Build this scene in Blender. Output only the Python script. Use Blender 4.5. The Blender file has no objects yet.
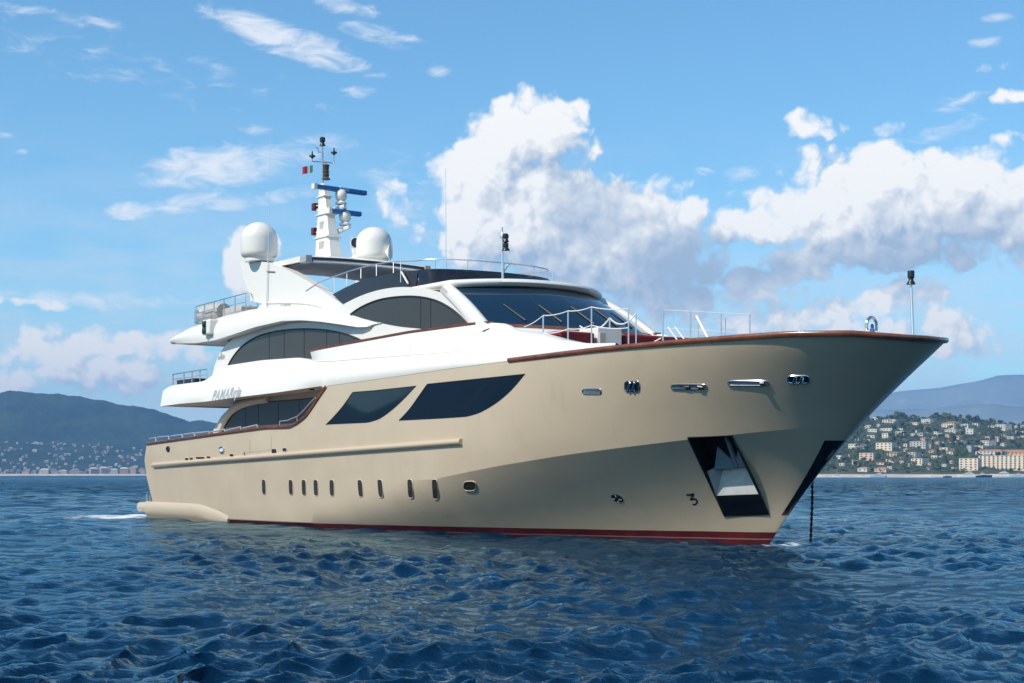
import bpy, bmesh, math, random
import numpy as np
from mathutils import Vector, Matrix, noise as mnoise
R = math.radians
random.seed(7)
rng = np.random.default_rng(7)
scene = bpy.context.scene
col = scene.collection

# ------------------------------------------------------------------ camera
FOC, HOR, CXP, HCAM = 1600.0, 476.0, 512.0, 1.609
cam_d = bpy.data.cameras.new('camera')
cam_d.sensor_width = 36.0
cam_d.lens = 36.0 * FOC / 1024.0
cam_d.shift_y = (HOR - 341.5) / 1024.0
cam_d.clip_start = 0.1
cam_d.clip_end = 40000
cam = bpy.data.objects.new('camera', cam_d)
cam.location = (0, 0, HCAM)
cam.rotation_euler = (R(90), 0, 0)
col.objects.link(cam)
scene.camera = cam

# ------------------------------------------------------------------ light, sky, exposure
SUN = Vector((-0.79, -0.61, 0.0)).normalized()
SUN_EL = R(45)
sdir = Vector((SUN.x * math.cos(SUN_EL), SUN.y * math.cos(SUN_EL), math.sin(SUN_EL)))
sun_d = bpy.data.lights.new('sun', 'SUN')
sun_d.energy = 4.9
sun_d.angle = R(0.5)
sun_d.color = (1.0, 0.915, 0.79)
sun_o = bpy.data.objects.new('sun', sun_d)
sun_o.rotation_euler = (-sdir).to_track_quat('-Z', 'Y').to_euler()
col.objects.link(sun_o)
SKY_STRENGTH = 0.1
CLOUD_GAIN = 10.2
scene.view_settings.view_transform = 'Standard'
scene.view_settings.look = 'None'
scene.view_settings.gamma = 1.0
scene.view_settings.exposure = 0.12
scene.view_settings.use_curve_mapping = False
scene.cycles.use_denoising = True
scene.cycles.max_bounces = 8
scene.cycles.volume_bounces = 0
scene.cycles.caustics_reflective = False
scene.cycles.caustics_refractive = False


class NT:
    """small helper for building node trees"""
    def __init__(self, tree):
        self.t = tree

    def n(self, kind, **kw):
        nd = self.t.nodes.new(kind)
        for k, v in kw.items():
            setattr(nd, k, v)
        return nd

    def link(self, a, b):
        self.t.links.new(a, b)

    def put(self, sock, v):
        if hasattr(v, 'is_linked') or hasattr(v, 'links'):
            self.link(v, sock)
        else:
            sock.default_value = v

    def math(self, op, a, b=None, c=None, clamp=False):
        nd = self.n('ShaderNodeMath', operation=op, use_clamp=clamp)
        for i, v in enumerate((a, b, c)):
            if v is not None:
                self.put(nd.inputs[i], v)
        return nd.outputs[0]

    def vec(self, op, a, b=None, c=None):
        nd = self.n('ShaderNodeVectorMath', operation=op)
        for i, v in enumerate((a, b, c)):
            if v is not None:
                self.put(nd.inputs[i], v)
        return nd.outputs['Value'] if op in ('DOT_PRODUCT', 'LENGTH') else nd.outputs[0]

    def noise(self, vec, scale, detail=2.0, rough=0.5, dist=0.0):
        nd = self.n('ShaderNodeTexNoise')
        if vec is not None:
            self.link(vec, nd.inputs['Vector'])
        nd.inputs['Scale'].default_value = scale
        nd.inputs['Detail'].default_value = detail
        nd.inputs['Roughness'].default_value = rough
        nd.inputs['Distortion'].default_value = dist
        return nd.outputs['Fac']

    def smooth(self, v, lo, hi, a=0.0, b=1.0):
        nd = self.n('ShaderNodeMapRange', interpolation_type='SMOOTHSTEP')
        self.put(nd.inputs['Value'], v)
        for k, x in (('From Min', lo), ('From Max', hi), ('To Min', a), ('To Max', b)):
            nd.inputs[k].default_value = x
        return nd.outputs['Result']

    def lin(self, v, lo, hi, a=0.0, b=1.0):
        nd = self.n('ShaderNodeMapRange')
        self.put(nd.inputs['Value'], v)
        for k, x in (('From Min', lo), ('From Max', hi), ('To Min', a), ('To Max', b)):
            nd.inputs[k].default_value = x
        return nd.outputs['Result']

    def mix(self, f, a, b, blend='MIX'):
        nd = self.n('ShaderNodeMix', data_type='RGBA', blend_type=blend)
        self.put(nd.inputs[0], f)
        self.put(nd.inputs[6], a)
        self.put(nd.inputs[7], b)
        return nd.outputs[2]


def sky_pos(px, py):
    """sky direction (azimuth, elevation) in units of about 100 pixels"""
    az = math.atan((px - CXP) / FOC)
    el = math.atan((HOR - py) / FOC * math.cos(az))
    return az * 16, el * 16


# cumulus masses: centre, radii, weight
CUMULUS = [
    (520, 140, 62, 40, 1.0), (545, 112, 30, 24, .85), (490, 175, 55, 50, 1.0), (578, 104, 12, 15, .6),
    (572, 150, 26, 22, .7), (525, 215, 85, 60, 1.1), (590, 235, 75, 55, 1.0), (640, 215, 55, 36, .95), (655, 250, 55, 50, 1.0),
    (693, 214, 20, 20, .9), (468, 232, 40, 45, .8), (640, 285, 80, 30, .9), (708, 238, 26, 14, .7),
    (880, 195, 85, 46, 1.05), (850, 215, 100, 38, 1.0), (950, 205, 80, 50, 1.05), (1030, 215, 70, 50, 1.0),
    (770, 228, 62, 24, .9), (735, 232, 34, 14, .8), (905, 245, 110, 26, .9), (800, 262, 46, 24, .8), (820, 170, 40, 22, .6),
    (870, 305, 65, 20, .75), (905, 298, 40, 22, .75), (790, 320, 70, 18, .7), (730, 328, 60, 14, .6),
    (822, 126, 34, 13, .56), (802, 119, 15, 10, .5), (905, 168, 60, 22, .8), (858, 162, 46, 18, .7), (760, 280, 54, 15, .75), (1012, 95, 28, 8, .5), (1015, 140, 22, 9, .45),
    (1006, 62, 30, 6, .35), (888, 128, 28, 7, .32), (950, 325, 55, 16, .6), (660, 318, 45, 18, .6), (1010, 330, 50, 14, .5),
    (240, 262, 17, 34, .9), (262, 246, 16, 22, .8), (400, 205, 26, 26, .42), (425, 235, 22, 26, .42),
    (60, 352, 70, 26, .75), (130, 345, 70, 18, .7), (100, 372, 110, 22, .7), (20, 372, 50, 30, .7), (185, 360, 40, 22, .6), (20, 302, 60, 7, .5),
    (880, 335, 170, 26, .62), (670, 300, 70, 34, .75), (760, 300, 60, 20, .6),
    (700, 268, 44, 26, .75), (980, 250, 60, 16, .6),
]
WISPS = [
    (285, 40, 80, 15, .8, -.30), (335, 58, 45, 10, .6, -.3), (382, 36, 42, 9, .6, -.25), (340, 5, 40, 8, .55, -.2), (360, 92, 20, 6, .6, 0),
    (437, 70, 12, 6, .5, 0), (215, 166, 70, 20, .85, .1), (260, 158, 60, 14, .6, .15), (165, 180, 25, 8, .6, .2), (205, 203, 55, 9, .7, .1), (290, 195, 45, 7, .6, .15),
    (130, 212, 24, 9, .7, .1), (50, 15, 60, 7, .4, -.1), (130, 65, 150, 22, .2, -.15), (255, 130, 16, 6, .45, 0), (300, 150, 60, 12, .4, .1),
    (90, 300, 130, 9, .5, 0), (705, 172, 12, 5, .5, 0), (745, 180, 26, 14, .35, 0), (1000, 18, 16, 4, .5, 0), (990, 42, 16, 5, .45, 0), (22, 152, 8, 3, .5, 0),
    (960, 102, 30, 7, .35, .2), (940, 130, 40, 10, .4, .2), (400, 190, 30, 40, .3, .4), (0, 135, 12, 3, .4, 0),
]
SHADE = [(690, 272, 75, 45, 1.0), (605, 215, 70, 42, .65), (630, 262, 60, 24, .35), (905, 262, 130, 26, .85), (755, 272, 60, 22, 1.0), (970, 235, 60, 40, .5),
         (560, 180, 28, 26, .35), (560, 275, 110, 30, .45), (640, 300, 90, 26, .6), (800, 290, 60, 20, .5), (700, 305, 90, 18, .5), (900, 215, 50, 16, .25)]


def blob_nodes(nt, P, blobs, k):
    out = None
    for b in blobs:
        x, y, rx, ry, w = b[:5]
        cx, cy = sky_pos(x, y)
        rx, ry = rx / 100, ry / 100
        v = P
        if len(b) > 5 and b[5]:
            rot = nt.n('ShaderNodeVectorRotate', rotation_type='Z_AXIS')
            nt.link(P, rot.inputs['Vector'])
            rot.inputs['Center'].default_value = (cx, cy, 0)
            rot.inputs['Angle'].default_value = -b[5]
            v = rot.outputs[0]
        q = nt.vec('MULTIPLY_ADD', v, (1 / rx, 1 / ry, 0), (-cx / rx, -cy / ry, 0))
        d = nt.vec('DOT_PRODUCT', q, q)
        f = nt.math('MULTIPLY_ADD', d, -w * .62, w)
        out = f if out is None else (nt.math('SMOOTH_MAX', out, f, k) if k else nt.math('MAXIMUM', out, f))
    return out


def density_group():
    g = bpy.data.node_groups.new('cloud_density', 'ShaderNodeTree')
    g.interface.new_socket('P', in_out='INPUT', socket_type='NodeSocketVector')
    g.interface.new_socket('D', in_out='OUTPUT', socket_type='NodeSocketFloat')
    nt = NT(g)
    gi, go = nt.n('NodeGroupInput'), nt.n('NodeGroupOutput')
    P = gi.outputs[0]
    w = nt.n('ShaderNodeTexNoise')
    nt.link(P, w.inputs['Vector'])
    w.inputs['Scale'].default_value = 2.2
    w.inputs['Detail'].default_value = 3
    wv = nt.vec('SUBTRACT', w.outputs['Color'], (.5, .5, .5))
    Pw = nt.vec('MULTIPLY_ADD', wv, (.34, .26, 0), P)
    B = blob_nodes(nt, Pw, CUMULUS, .12)
    B = nt.math('MAXIMUM', B, -1.2)
    fb = nt.math('MULTIPLY', nt.math('SUBTRACT', nt.noise(P, 2.0, 10, .55, .15), .5), 1.15)
    vo = nt.n('ShaderNodeTexVoronoi', feature='SMOOTH_F1')
    nt.link(Pw, vo.inputs['Vector'])
    vo.inputs['Scale'].default_value = 3.9
    vo.inputs['Detail'].default_value = 2.6
    vo.inputs['Roughness'].default_value = .55
    vo.inputs['Smoothness'].default_value = .35
    bl = nt.math('MULTIPLY', nt.math('SUBTRACT', .50, vo.outputs['Distance']), .92)
    nt.link(nt.math('ADD', nt.math('ADD', nt.math('MULTIPLY_ADD', B, 1.55, .06), fb), bl), go.inputs[0])
    return g


def build_world():
    w = bpy.data.worlds.new('World')
    scene.world = w
    w.use_nodes = True
    w.cycles.sampling_method = 'MANUAL'
    w.cycles.sample_map_resolution = 512
    nt = NT(w.node_tree)
    w.node_tree.nodes.clear()
    out = nt.n('ShaderNodeOutputWorld')
    bg = nt.n('ShaderNodeBackground')
    bg.inputs['Strength'].default_value = SKY_STRENGTH
    sky = nt.n('ShaderNodeTexSky', sky_type='NISHITA')
    sky.sun_disc = False
    sky.sun_elevation = SUN_EL
    sky.sun_rotation = math.atan2(SUN.x, SUN.y)
    sky.altitude = 0
    sky.air_density = 1.0
    sky.dust_density = 0.3
    sky.ozone_density = 1.6
    tc = nt.n('ShaderNodeTexCoord')
    sep = nt.n('ShaderNodeSeparateXYZ')
    nt.link(tc.outputs['Generated'], sep.inputs[0])
    az = nt.math('MULTIPLY', nt.math('ARCTAN2', sep.outputs[0], sep.outputs[1]), 16)
    el = nt.math('MULTIPLY', nt.math('ARCSINE', sep.outputs[2]), 16)
    cb = nt.n('ShaderNodeCombineXYZ')
    nt.link(az, cb.inputs[0])
    nt.link(el, cb.inputs[1])
    P = cb.outputs[0]
    grp = density_group()

    def dens(vec):
        nd = nt.n('ShaderNodeGroup', node_tree=grp)
        nt.link(vec, nd.inputs[0])
        return nd.outputs[0]
    L = (-.62, .78, 0)
    D0 = dens(P)
    D1 = dens(nt.vec('ADD', P, tuple(c * .10 for c in L)))
    D2 = dens(nt.vec('ADD', P, tuple(c * .42 for c in L)))
    a = nt.smooth(D0, -.04, .58)
    g1 = nt.math('SUBTRACT', D0, D1)
    g2 = nt.math('SUBTRACT', D0, D2)
    sh = nt.math('MAXIMUM', blob_nodes(nt, nt.vec('MULTIPLY_ADD', nt.vec('SUBTRACT', nt.n('ShaderNodeTexNoise').outputs['Color'], (.5, .5, .5)), (0, 0, 0), P), SHADE, .3), 0.0)
    calm = nt.math('MULTIPLY_ADD', sh, -.85, 1.0)
    t = nt.math('MULTIPLY_ADD', nt.math('MULTIPLY', g1, calm), .62, .74)
    t = nt.math('MULTIPLY_ADD', nt.math('MULTIPLY', g2, calm), .52, t)
    t = nt.math('MULTIPLY_ADD', sh, -.80, t, clamp=True)
    # wisps of high cloud
    st = nt.noise(nt.vec('MULTIPLY', P, (1.0, 2.6, 1)), 2.6, 8, .62, .6)
    wisp = nt.math('ADD', blob_nodes(nt, P, WISPS, .15), nt.math('MULTIPLY', nt.math('SUBTRACT', st, .55), 1.9))
    wa = nt.math('MULTIPLY', nt.smooth(wisp, .0, .95), .85)
    # thin bright veil low over the horizon
    veil = nt.math('MULTIPLY', nt.smooth(el, 3.8, .5), nt.smooth(nt.noise(nt.vec('MULTIPLY', P, (.5, 1.6, 1)), 1.6, 6, .6), .30, .66))
    G = CLOUD_GAIN
    skyc = nt.mix(1.0, sky.outputs[0], SKY_TINT, 'MULTIPLY')
    lowf = nt.smooth(el, 2.6, .3)
    white = nt.mix(lowf, (1.02 * G, 1.0 * G, .955 * G, 1), (1.0 * G, .965 * G, .885 * G, 1))
    grey = (.38 * G, .485 * G, .62 * G, 1)
    c = nt.mix(nt.math('MULTIPLY', veil, .70), skyc, (.70 * G, .77 * G, .86 * G, 1))
    c = nt.mix(wa, c, (.92 * G, .93 * G, .95 * G, 1))
    c = nt.mix(nt.math('MULTIPLY', a, .97), c, nt.mix(t, grey, white))
    nt.link(c, bg.inputs[0])
    # the rest of the sky dome: plain broken cloud
    bg2 = nt.n('ShaderNodeBackground')
    bg2.inputs['Strength'].default_value = SKY_STRENGTH
    gen = nt.math('MULTIPLY_ADD', nt.math('SUBTRACT', nt.noise(P, .30, 6, .58), .5), 3.0, nt.lin(el, 0.0, 14.0, .0, -.45))
    gsh = nt.smooth(nt.noise(nt.vec('ADD', P, (3.1, 1.7, 0)), .5, 4, .6), .35, .7)
    c2 = nt.mix(nt.math('MULTIPLY', nt.smooth(gen, .0, .6), .8), skyc, nt.mix(nt.math('MULTIPLY', gsh, .5), grey, white))
    nt.link(c2, bg2.inputs[0])
    inside = nt.math('MULTIPLY', nt.math('LESS_THAN', nt.math('ABSOLUTE', az), 6.4), nt.math('LESS_THAN', nt.math('ABSOLUTE', nt.math('SUBTRACT', el, 2.6)), 3.2))
    mx = nt.n('ShaderNodeMixShader')
    nt.link(inside, mx.inputs[0])
    nt.link(bg2.outputs[0], mx.inputs[1])
    nt.link(bg.outputs[0], mx.inputs[2])
    nt.link(mx.outputs[0], out.inputs[0])


SKY_TINT = (.92, 1.40, 1.55, 1)
build_world()


# ------------------------------------------------------------------ materials
def mat(name, base, rough=.5, metal=0.0, spec=.5, coat=0.0, vary=0.0, vscale=1.5, bump=0.0, bscale=30.0, trans=0.0):
    m = bpy.data.materials.new(name)
    m.use_nodes = True
    nt = NT(m.node_tree)
    p = m.node_tree.nodes['Principled BSDF']
    p.inputs['Base Color'].default_value = (*base, 1)
    p.inputs['Roughness'].default_value = rough
    p.inputs['Metallic'].default_value = metal
    p.inputs['Specular IOR Level'].default_value = spec
    p.inputs['Coat Weight'].default_value = coat
    p.inputs['Coat Roughness'].default_value = .06
    if vary or bump:
        tc = nt.n('ShaderNodeTexCoord')
        if vary:
            f = nt.noise(tc.outputs['Object'], vscale, 5, .6)
            lo = tuple(c * (1 - vary) for c in base) + (1,)
            hi = tuple(min(1, c * (1 + vary)) for c in base) + (1,)
            nt.link(nt.mix(nt.smooth(f, .3, .7), lo, hi), p.inputs['Base Color'])
            nt.link(nt.lin(nt.noise(tc.outputs['Object'], vscale * 3.1, 4), .3, .7, rough * .85, min(1, rough * 1.2)), p.inputs['Roughness'])
        if bump:
            b = nt.n('ShaderNodeBump')
            b.inputs['Strength'].default_value = bump
            b.inputs['Distance'].default_value = .02
            nt.link(nt.noise(tc.outputs['Object'], bscale, 4), b.inputs['Height'])
            nt.link(b.outputs[0], p.inputs['Normal'])
    return m


M = {}
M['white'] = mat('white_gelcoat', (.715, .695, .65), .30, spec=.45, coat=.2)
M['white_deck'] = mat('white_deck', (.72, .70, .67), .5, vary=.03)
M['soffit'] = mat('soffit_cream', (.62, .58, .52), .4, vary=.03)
M['glass'] = mat('tinted_glass', (.006, .013, .024), .03, spec=.45)
M['house_glass'] = mat('smoked_house_glass', (.042, .036, .031), .04, spec=.42)
M['glass_grey'] = mat('grey_mirror_glass', (.075, .075, .08), .06, spec=.8, vary=.06, vscale=.25)
M['glass_blue'] = mat('blue_windscreen_glass', (.006, .022, .045), .04, spec=.6)
M['acrylic'] = mat('smoked_acrylic', (.022, .020, .018), .08, spec=.55)
M['rim'] = mat('black_rubber', (.015, .015, .016), .45)
M['wood'] = mat('varnished_wood', (.17, .058, .028), .25, coat=.5, vary=.25, vscale=3)
M['chrome'] = mat('polished_steel', (.72, .72, .72), .12, metal=1.0)
M['steel'] = mat('brushed_steel', (.55, .55, .56), .3, metal=.9, vary=.05)
M['pale_steel'] = mat('pale_worn_steel', (.40, .40, .385), .5, metal=.2, vary=.12, vscale=3)
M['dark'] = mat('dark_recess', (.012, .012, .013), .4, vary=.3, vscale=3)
M['black_plate'] = mat('black_polished_plate', (.01, .01, .012), .12, spec=.7, vary=.4, vscale=4)
M['maroon'] = mat('maroon_cushion', (.16, .006, .014), .8, vary=.15, bump=.2)
M['grey_panel'] = mat('grey_underside', (.20, .23, .27), .5, vary=.05)
M['grey_box'] = mat('grey_plastic', (.42, .40, .37), .5, vary=.1)
M['dark_frame'] = mat('dark_frame', (.022, .020, .020), .4)
M['alu'] = mat('satin_aluminium', (.70, .70, .70), .35, metal=.8)
M['lantern'] = mat('black_lantern', (.012, .014, .016), .35)
M['lantern_glass'] = mat('lantern_glass', (.09, .07, .05), .15)
M['green_lens'] = mat('green_lens', (.008, .05, .035), .12, spec=.6)
M['red_lens'] = mat('red_lens', (.10, .008, .014), .2)
M['radar_blue'] = mat('radar_blue', (.015, .13, .38), .35, vary=.04)
M['letters'] = mat('grey_letters', (.34, .36, .38), .4)
M['letters_white'] = mat('white_letters', (.8, .8, .8), .4)
M['black_paint'] = mat('black_paint', (.012, .012, .012), .4)
M['flag_red'] = mat('flag_red', (.42, .02, .06), .8)
M['flag_white'] = mat('flag_white', (.75, .75, .75), .8)
M['flag_green'] = mat('flag_green', (.01, .14, .13), .8)
M['blue_badge'] = mat('blue_badge', (.03, .20, .55), .3)
M['rope'] = mat('white_rope', (.72, .71, .68), .8)
M['chain'] = mat('wet_chain', (.035, .033, .032), .4, metal=.6)


def hull_paint():
    m = bpy.data.materials.new('champagne_hull_paint')
    m.use_nodes = True
    nt = NT(m.node_tree)
    p = m.node_tree.nodes['Principled BSDF']
    tc = nt.n('ShaderNodeTexCoord')
    O = tc.outputs['Object']
    sep = nt.n('ShaderNodeSeparateXYZ')
    nt.link(O, sep.inputs[0])
    x, z = sep.outputs[0], sep.outputs[2]
    f = nt.noise(O, .55, 5, .55)
    base = nt.mix(nt.smooth(f, .3, .7), (.590, .468, .328, 1), (.630, .505, .358, 1))
    # faint vertical run marks and salt stains on the paint
    st = nt.noise(nt.vec('MULTIPLY', O, (1, 1, .10)), 3.4, 6, .65)
    base = nt.mix(nt.math('MULTIPLY', nt.smooth(st, .54, .78), .16), base, (.36, .26, .16, 1))
    st2 = nt.noise(nt.vec('MULTIPLY', O, (.7, .7, 1.4)), 5.5, 6, .7, .8)
    base = nt.mix(nt.math('MULTIPLY', nt.smooth(st2, .62, .80), .14), base, (.70, .66, .58, 1))
    # grime just above the waterline
    gr = nt.math('MULTIPLY', nt.smooth(nt.math('ADD', z, nt.math('MULTIPLY', nt.noise(O, 1.4, 5), .5)), .95, .3), .22)
    base = nt.mix(gr, base, (.30, .24, .15, 1))
    # red bottom paint and its pale line
    wob = nt.math('MULTIPLY_ADD', nt.math('SUBTRACT', nt.noise(O, 1.0, 2), .5), .02, z)
    line = nt.lin(x, 12, 31, .12, .26)
    red = nt.math('GREATER_THAN', line, wob)
    redc = nt.mix(nt.smooth(nt.noise(O, 2.5, 5), .35, .7), (.095, .009, .010, 1), (.15, .016, .015, 1))
    base = nt.mix(red, base, redc)
    l2 = nt.math('ABSOLUTE', nt.math('SUBTRACT', wob, nt.math('SUBTRACT', line, .17)))
    base = nt.mix(nt.math('MULTIPLY', nt.math('LESS_THAN', l2, .014), .45), base, (.55, .36, .32, 1))
    nt.link(base, p.inputs['Base Color'])
    nt.link(nt.lin(nt.noise(O, 2.0, 5), .3, .7, .38, .46), p.inputs['Roughness'])
    p.inputs['Metallic'].default_value = .22
    p.inputs['Coat Weight'].default_value = .40
    p.inputs['Coat Roughness'].default_value = .08
    b = nt.n('ShaderNodeBump')
    b.inputs['Strength'].default_value = .10
    b.inputs['Distance'].default_value = .05
    nt.link(nt.noise(O, .9, 3), b.inputs['Height'])
    nt.link(b.outputs[0], p.inputs['Normal'])
    nt.link(b.outputs[0], p.inputs['Coat Normal'])
    return m


M['hull'] = hull_paint()
M['hull_trim'] = mat('champagne_trim', (.59, .47, .33), .40, metal=.2, coat=.3)


# ------------------------------------------------------------------ object helpers
def tag(o, label, cat, group=None):
    o['label'] = label
    o['category'] = cat
    if group:
        o['group'] = group
    return o


def struct(o):
    o['kind'] = 'structure'
    return o


def empty(name, loc, rz=0.0):
    o = bpy.data.objects.new(name, None)
    o.location = loc
    o.rotation_euler = (0, 0, rz)
    o.empty_display_size = .5
    col.objects.link(o)
    return o


def mesh_obj(name, verts, faces, mats, parent=None, smooth=40, mi=None, weld=0.0, recalc=True):
    me = bpy.data.meshes.new(name)
    bm = bmesh.new()
    vs = [bm.verts.new(v) for v in verts]
    for i, f in enumerate(faces):
        idx = []
        for k in f:
            if k not in idx:
                idx.append(k)
        if len(idx) < 3:
            continue
        try:
            fc = bm.faces.new([vs[k] for k in idx])
            if mi is not None:
                fc.material_index = mi[i]
        except ValueError:
            pass
    if weld:
        bmesh.ops.remove_doubles(bm, verts=bm.verts, dist=weld)
        bmesh.ops.dissolve_degenerate(bm, edges=bm.edges, dist=weld * .5)
    if recalc:
        bmesh.ops.recalc_face_normals(bm, faces=bm.faces)
    bm.to_mesh(me)
    bm.free()
    for m in (mats if isinstance(mats, (list, tuple)) else [mats]):
        me.materials.append(m)
    if smooth:
        me.polygons.foreach_set('use_smooth', [True] * len(me.polygons))
        me.set_sharp_from_angle(angle=R(smooth))
    o = bpy.data.objects.new(name, me)
    if parent:
        o.parent = parent
    col.objects.link(o)
    return o


def bevel(o, w, seg=2, ang=35):
    b = o.modifiers.new('bevel', 'BEVEL')
    b.width = w
    b.segments = seg
    b.limit_method = 'ANGLE'
    b.angle_limit = R(ang)
    return o


class MB:
    """collects vertices and faces of one connected shape"""
    def __init__(self):
        self.v, self.f = [], []

    def grid(self, rows, close_u=False):
        b = len(self.v)
        n = len(rows[0])
        for r in rows:
            self.v += [tuple(p) for p in r]
        for j in range(len(rows) - 1):
            for i in range(n - 1 + (1 if close_u else 0)):
                k = (i + 1) % n
                self.f.append((b + j * n + i, b + j * n + k, b + (j + 1) * n + k, b + (j + 1) * n + i))
        return self

    def poly(self, pts):
        b = len(self.v)
        self.v += [tuple(p) for p in pts]
        self.f.append(tuple(range(b, b + len(pts))))
        return self

    def box(self, c, s, rot=None):
        b = len(self.v)
        for dx in (-.5, .5):
            for dy in (-.5, .5):
                for dz in (-.5, .5):
                    p = Vector((dx * s[0], dy * s[1], dz * s[2]))
                    if rot is not None:
                        p = rot @ p
                    self.v.append(tuple(p + Vector(c)))
        for f in ((0, 1, 3, 2), (4, 6, 7, 5), (0, 4, 5, 1), (2, 3, 7, 6), (0, 2, 6, 4), (1, 5, 7, 3)):
            self.f.append(tuple(b + k for k in f))
        return self

    def tube(self, pts, r, n=8, caps=True):
        pts = [Vector(p) for p in pts]
        rad = r if isinstance(r, (list, tuple)) else [r] * len(pts)
        b = len(self.v)
        ref = None
        for i, p in enumerate(pts):
            t = (pts[min(i + 1, len(pts) - 1)] - pts[max(i - 1, 0)]).normalized()
            if ref is None:
                ref = Vector((0, 0, 1)) if abs(t.z) < .9 else Vector((1, 0, 0))
            a = t.cross(ref).normalized()
            c = a.cross(t).normalized()
            ref = c if abs(t.dot(c)) < .9 else ref
            for k in range(n):
                th = 2 * math.pi * k / n
                self.v.append(tuple(p + (a * math.cos(th) + c * math.sin(th)) * rad[i]))
        for i in range(len(pts) - 1):
            for k in range(n):
                k2 = (k + 1) % n
                self.f.append((b + i * n + k, b + i * n + k2, b + (i + 1) * n + k2, b + (i + 1) * n + k))
        if caps:
            self.f.append(tuple(b + k for k in range(n)))
            e = b + (len(pts) - 1) * n
            self.f.append(tuple(e + k for k in reversed(range(n))))
        return self

    def lathe(self, prof, c=(0, 0, 0), n=24, axis=None):
        """prof: (radius, height) pairs about the given axis (default z)"""
        q = Vector((0, 0, 1)).rotation_difference(Vector(axis).normalized()) if axis is not None else None
        rows = []
        for r, h in prof:
            row = []
            for k in range(n):
                th = 2 * math.pi * k / n
                p = Vector((r * math.cos(th), r * math.sin(th), h))
                if q is not None:
                    p = q @ p
                row.append(p + Vector(c))
            rows.append(row)
        self.grid(rows, close_u=True)
        return self

    def build(self, name, m, parent=None, smooth=40, weld=0.0, mi=None):
        return mesh_obj(name, self.v, self.f, m, parent, smooth, mi, weld)


def catmull(pts, per=8):
    P = [np.array(p, float) for p in pts]
    out = []
    for i in range(len(P) - 1):
        p0, p1, p2, p3 = P[max(i - 1, 0)], P[i], P[i + 1], P[min(i + 2, len(P) - 1)]
        for k in range(per):
            t = k / per
            out.append(.5 * ((2 * p1) + (-p0 + p2) * t + (2 * p0 - 5 * p1 + 4 * p2 - p3) * t * t + (-p0 + 3 * p1 - 3 * p2 + p3) * t ** 3))
    out.append(P[-1])
    return out


def resample(pts, n):
    P = np.array(pts, float)
    d = np.r_[0, np.cumsum(np.linalg.norm(np.diff(P, axis=0), axis=1))]
    s = np.linspace(0, d[-1], n)
    return np.stack([np.interp(s, d, P[:, k]) for k in range(P.shape[1])], 1)
# ------------------------------------------------------------------ the yacht
# boat frame: u forward from the platform's aft edge, v to starboard, w up from the waterline
BS, BC = 0.583636, 0.812015
BOX, BOY = -11.7807, 63.4977
yacht = empty('motor_yacht', (BOX, BOY, 0), math.atan2(-BC, BS))
tag(yacht, 'large champagne and white three-deck motor yacht lying at anchor', 'yacht')


def L(u, v, w):
    return (u, -v, w)


def S(px, py, v):
    """where the sight line of a measured point meets the boat's fore-and-aft plane v"""
    a = (px - CXP) / FOC
    u = (a * (BOY - BS * v) - BOX + BC * v) / (BS + a * BC)
    return u, HCAM + (HOR - py) / FOC * (BOY - BC * u - BS * v)


def P3(px, py, v):
    u, w = S(px, py, v)
    return L(u, v, w)


# sheer line (top of the champagne hull)
_sh = [(1.3, 2.80)] + [S(x, y, 3.45) for x, y in ((195, 438), (240, 432), (270, 428))] + \
      [S(x, y, 3.6) for x, y in ((278, 432.3 - 4.6), (289.7, 427.2), (297.3, 423.4), (306, 416.6), (313.8, 405.6), (321.5, 394), (327, 386))] + \
      [S(x, y, 3.6) for x, y in ((365, 381), (400, 376), (455, 368), (508, 361), (550, 355.6))] + [(28.4, 4.63), (31.6, 4.67), (33.6, 4.69), (34.8, 4.66), (35.5, 4.57)]
_shu = [p[0] for p in _sh]
_shw = [p[1] for p in _sh]


def ws(u):
    return float(np.interp(u, _shu, _shw))


def us(w):
    return 30.82 + .858 * w + .037 * w * w if w > 0 else 30.82 + .9 * w


def wk(u):
    return float(np.interp(u, [0, 19, 21.4, 24.2, 26.8, 30.8, 36], [1.4, 1.45, 1.52, 1.87, 2.15, 2.52, 3.0]))


def kk(u):
    return float(np.interp(u, [19, 22, 25, 28, 31, 34], [0, .13, .25, .31, .22, 0]))


def hv(u, w):
    t = min(max(w, 0) / 4.6, 1.05)
    d = max(0.0, wk(u) - max(w, 0))
    E, p, q = 11.1 + .10 * (4.6 - max(w, 0)) + 3.7 * d + 1.3 * d * d, 1.7 + .3 * t, (.80 - .30 * t) if w < 3 else (.80 - .30 * t) - .06 * min(1, (w - 3) / 1.4)
    x = min(max((us(w) - u) / E, 0), 1)
    g = (1 - (1 - x) ** p) ** q
    V = 3.40 + .2 * min(max(w, 0) / 2.4, 1)
    if w < 0:
        V *= 1 + w * .25
    if u < 9:
        V *= 1 - .055 * ((9 - u) / 9) ** 2
    v = V * g
    return max(v, 0.0)


def u0(w):
    return float(np.interp(w, [-.9, .6, 1.0, 1.6, 2.2, 2.8], [1.9, 1.68, 1.46, 1.2, 1.12, 1.40]))


def on_hull(px, py, off=0.0):
    v = 3.4
    for _ in range(40):
        u, w = S(px, py, v)
        v = .5 * v + .5 * hv(u, w)
    e = .02
    du = Vector(L(u + e, hv(u + e, w), w)) - Vector(L(u - e, hv(u - e, w), w))
    dw = Vector(L(u, hv(u, w + e), w + e)) - Vector(L(u, hv(u, w - e), w - e))
    n = du.cross(dw).normalized()
    if n.y > 0:
        n = -n
    return Vector(L(u, v, w)) + n * off, n


def hull_pt(u, w, side=1, off=0.0):
    return L(u, side * (hv(u, w) + off), w)


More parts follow.
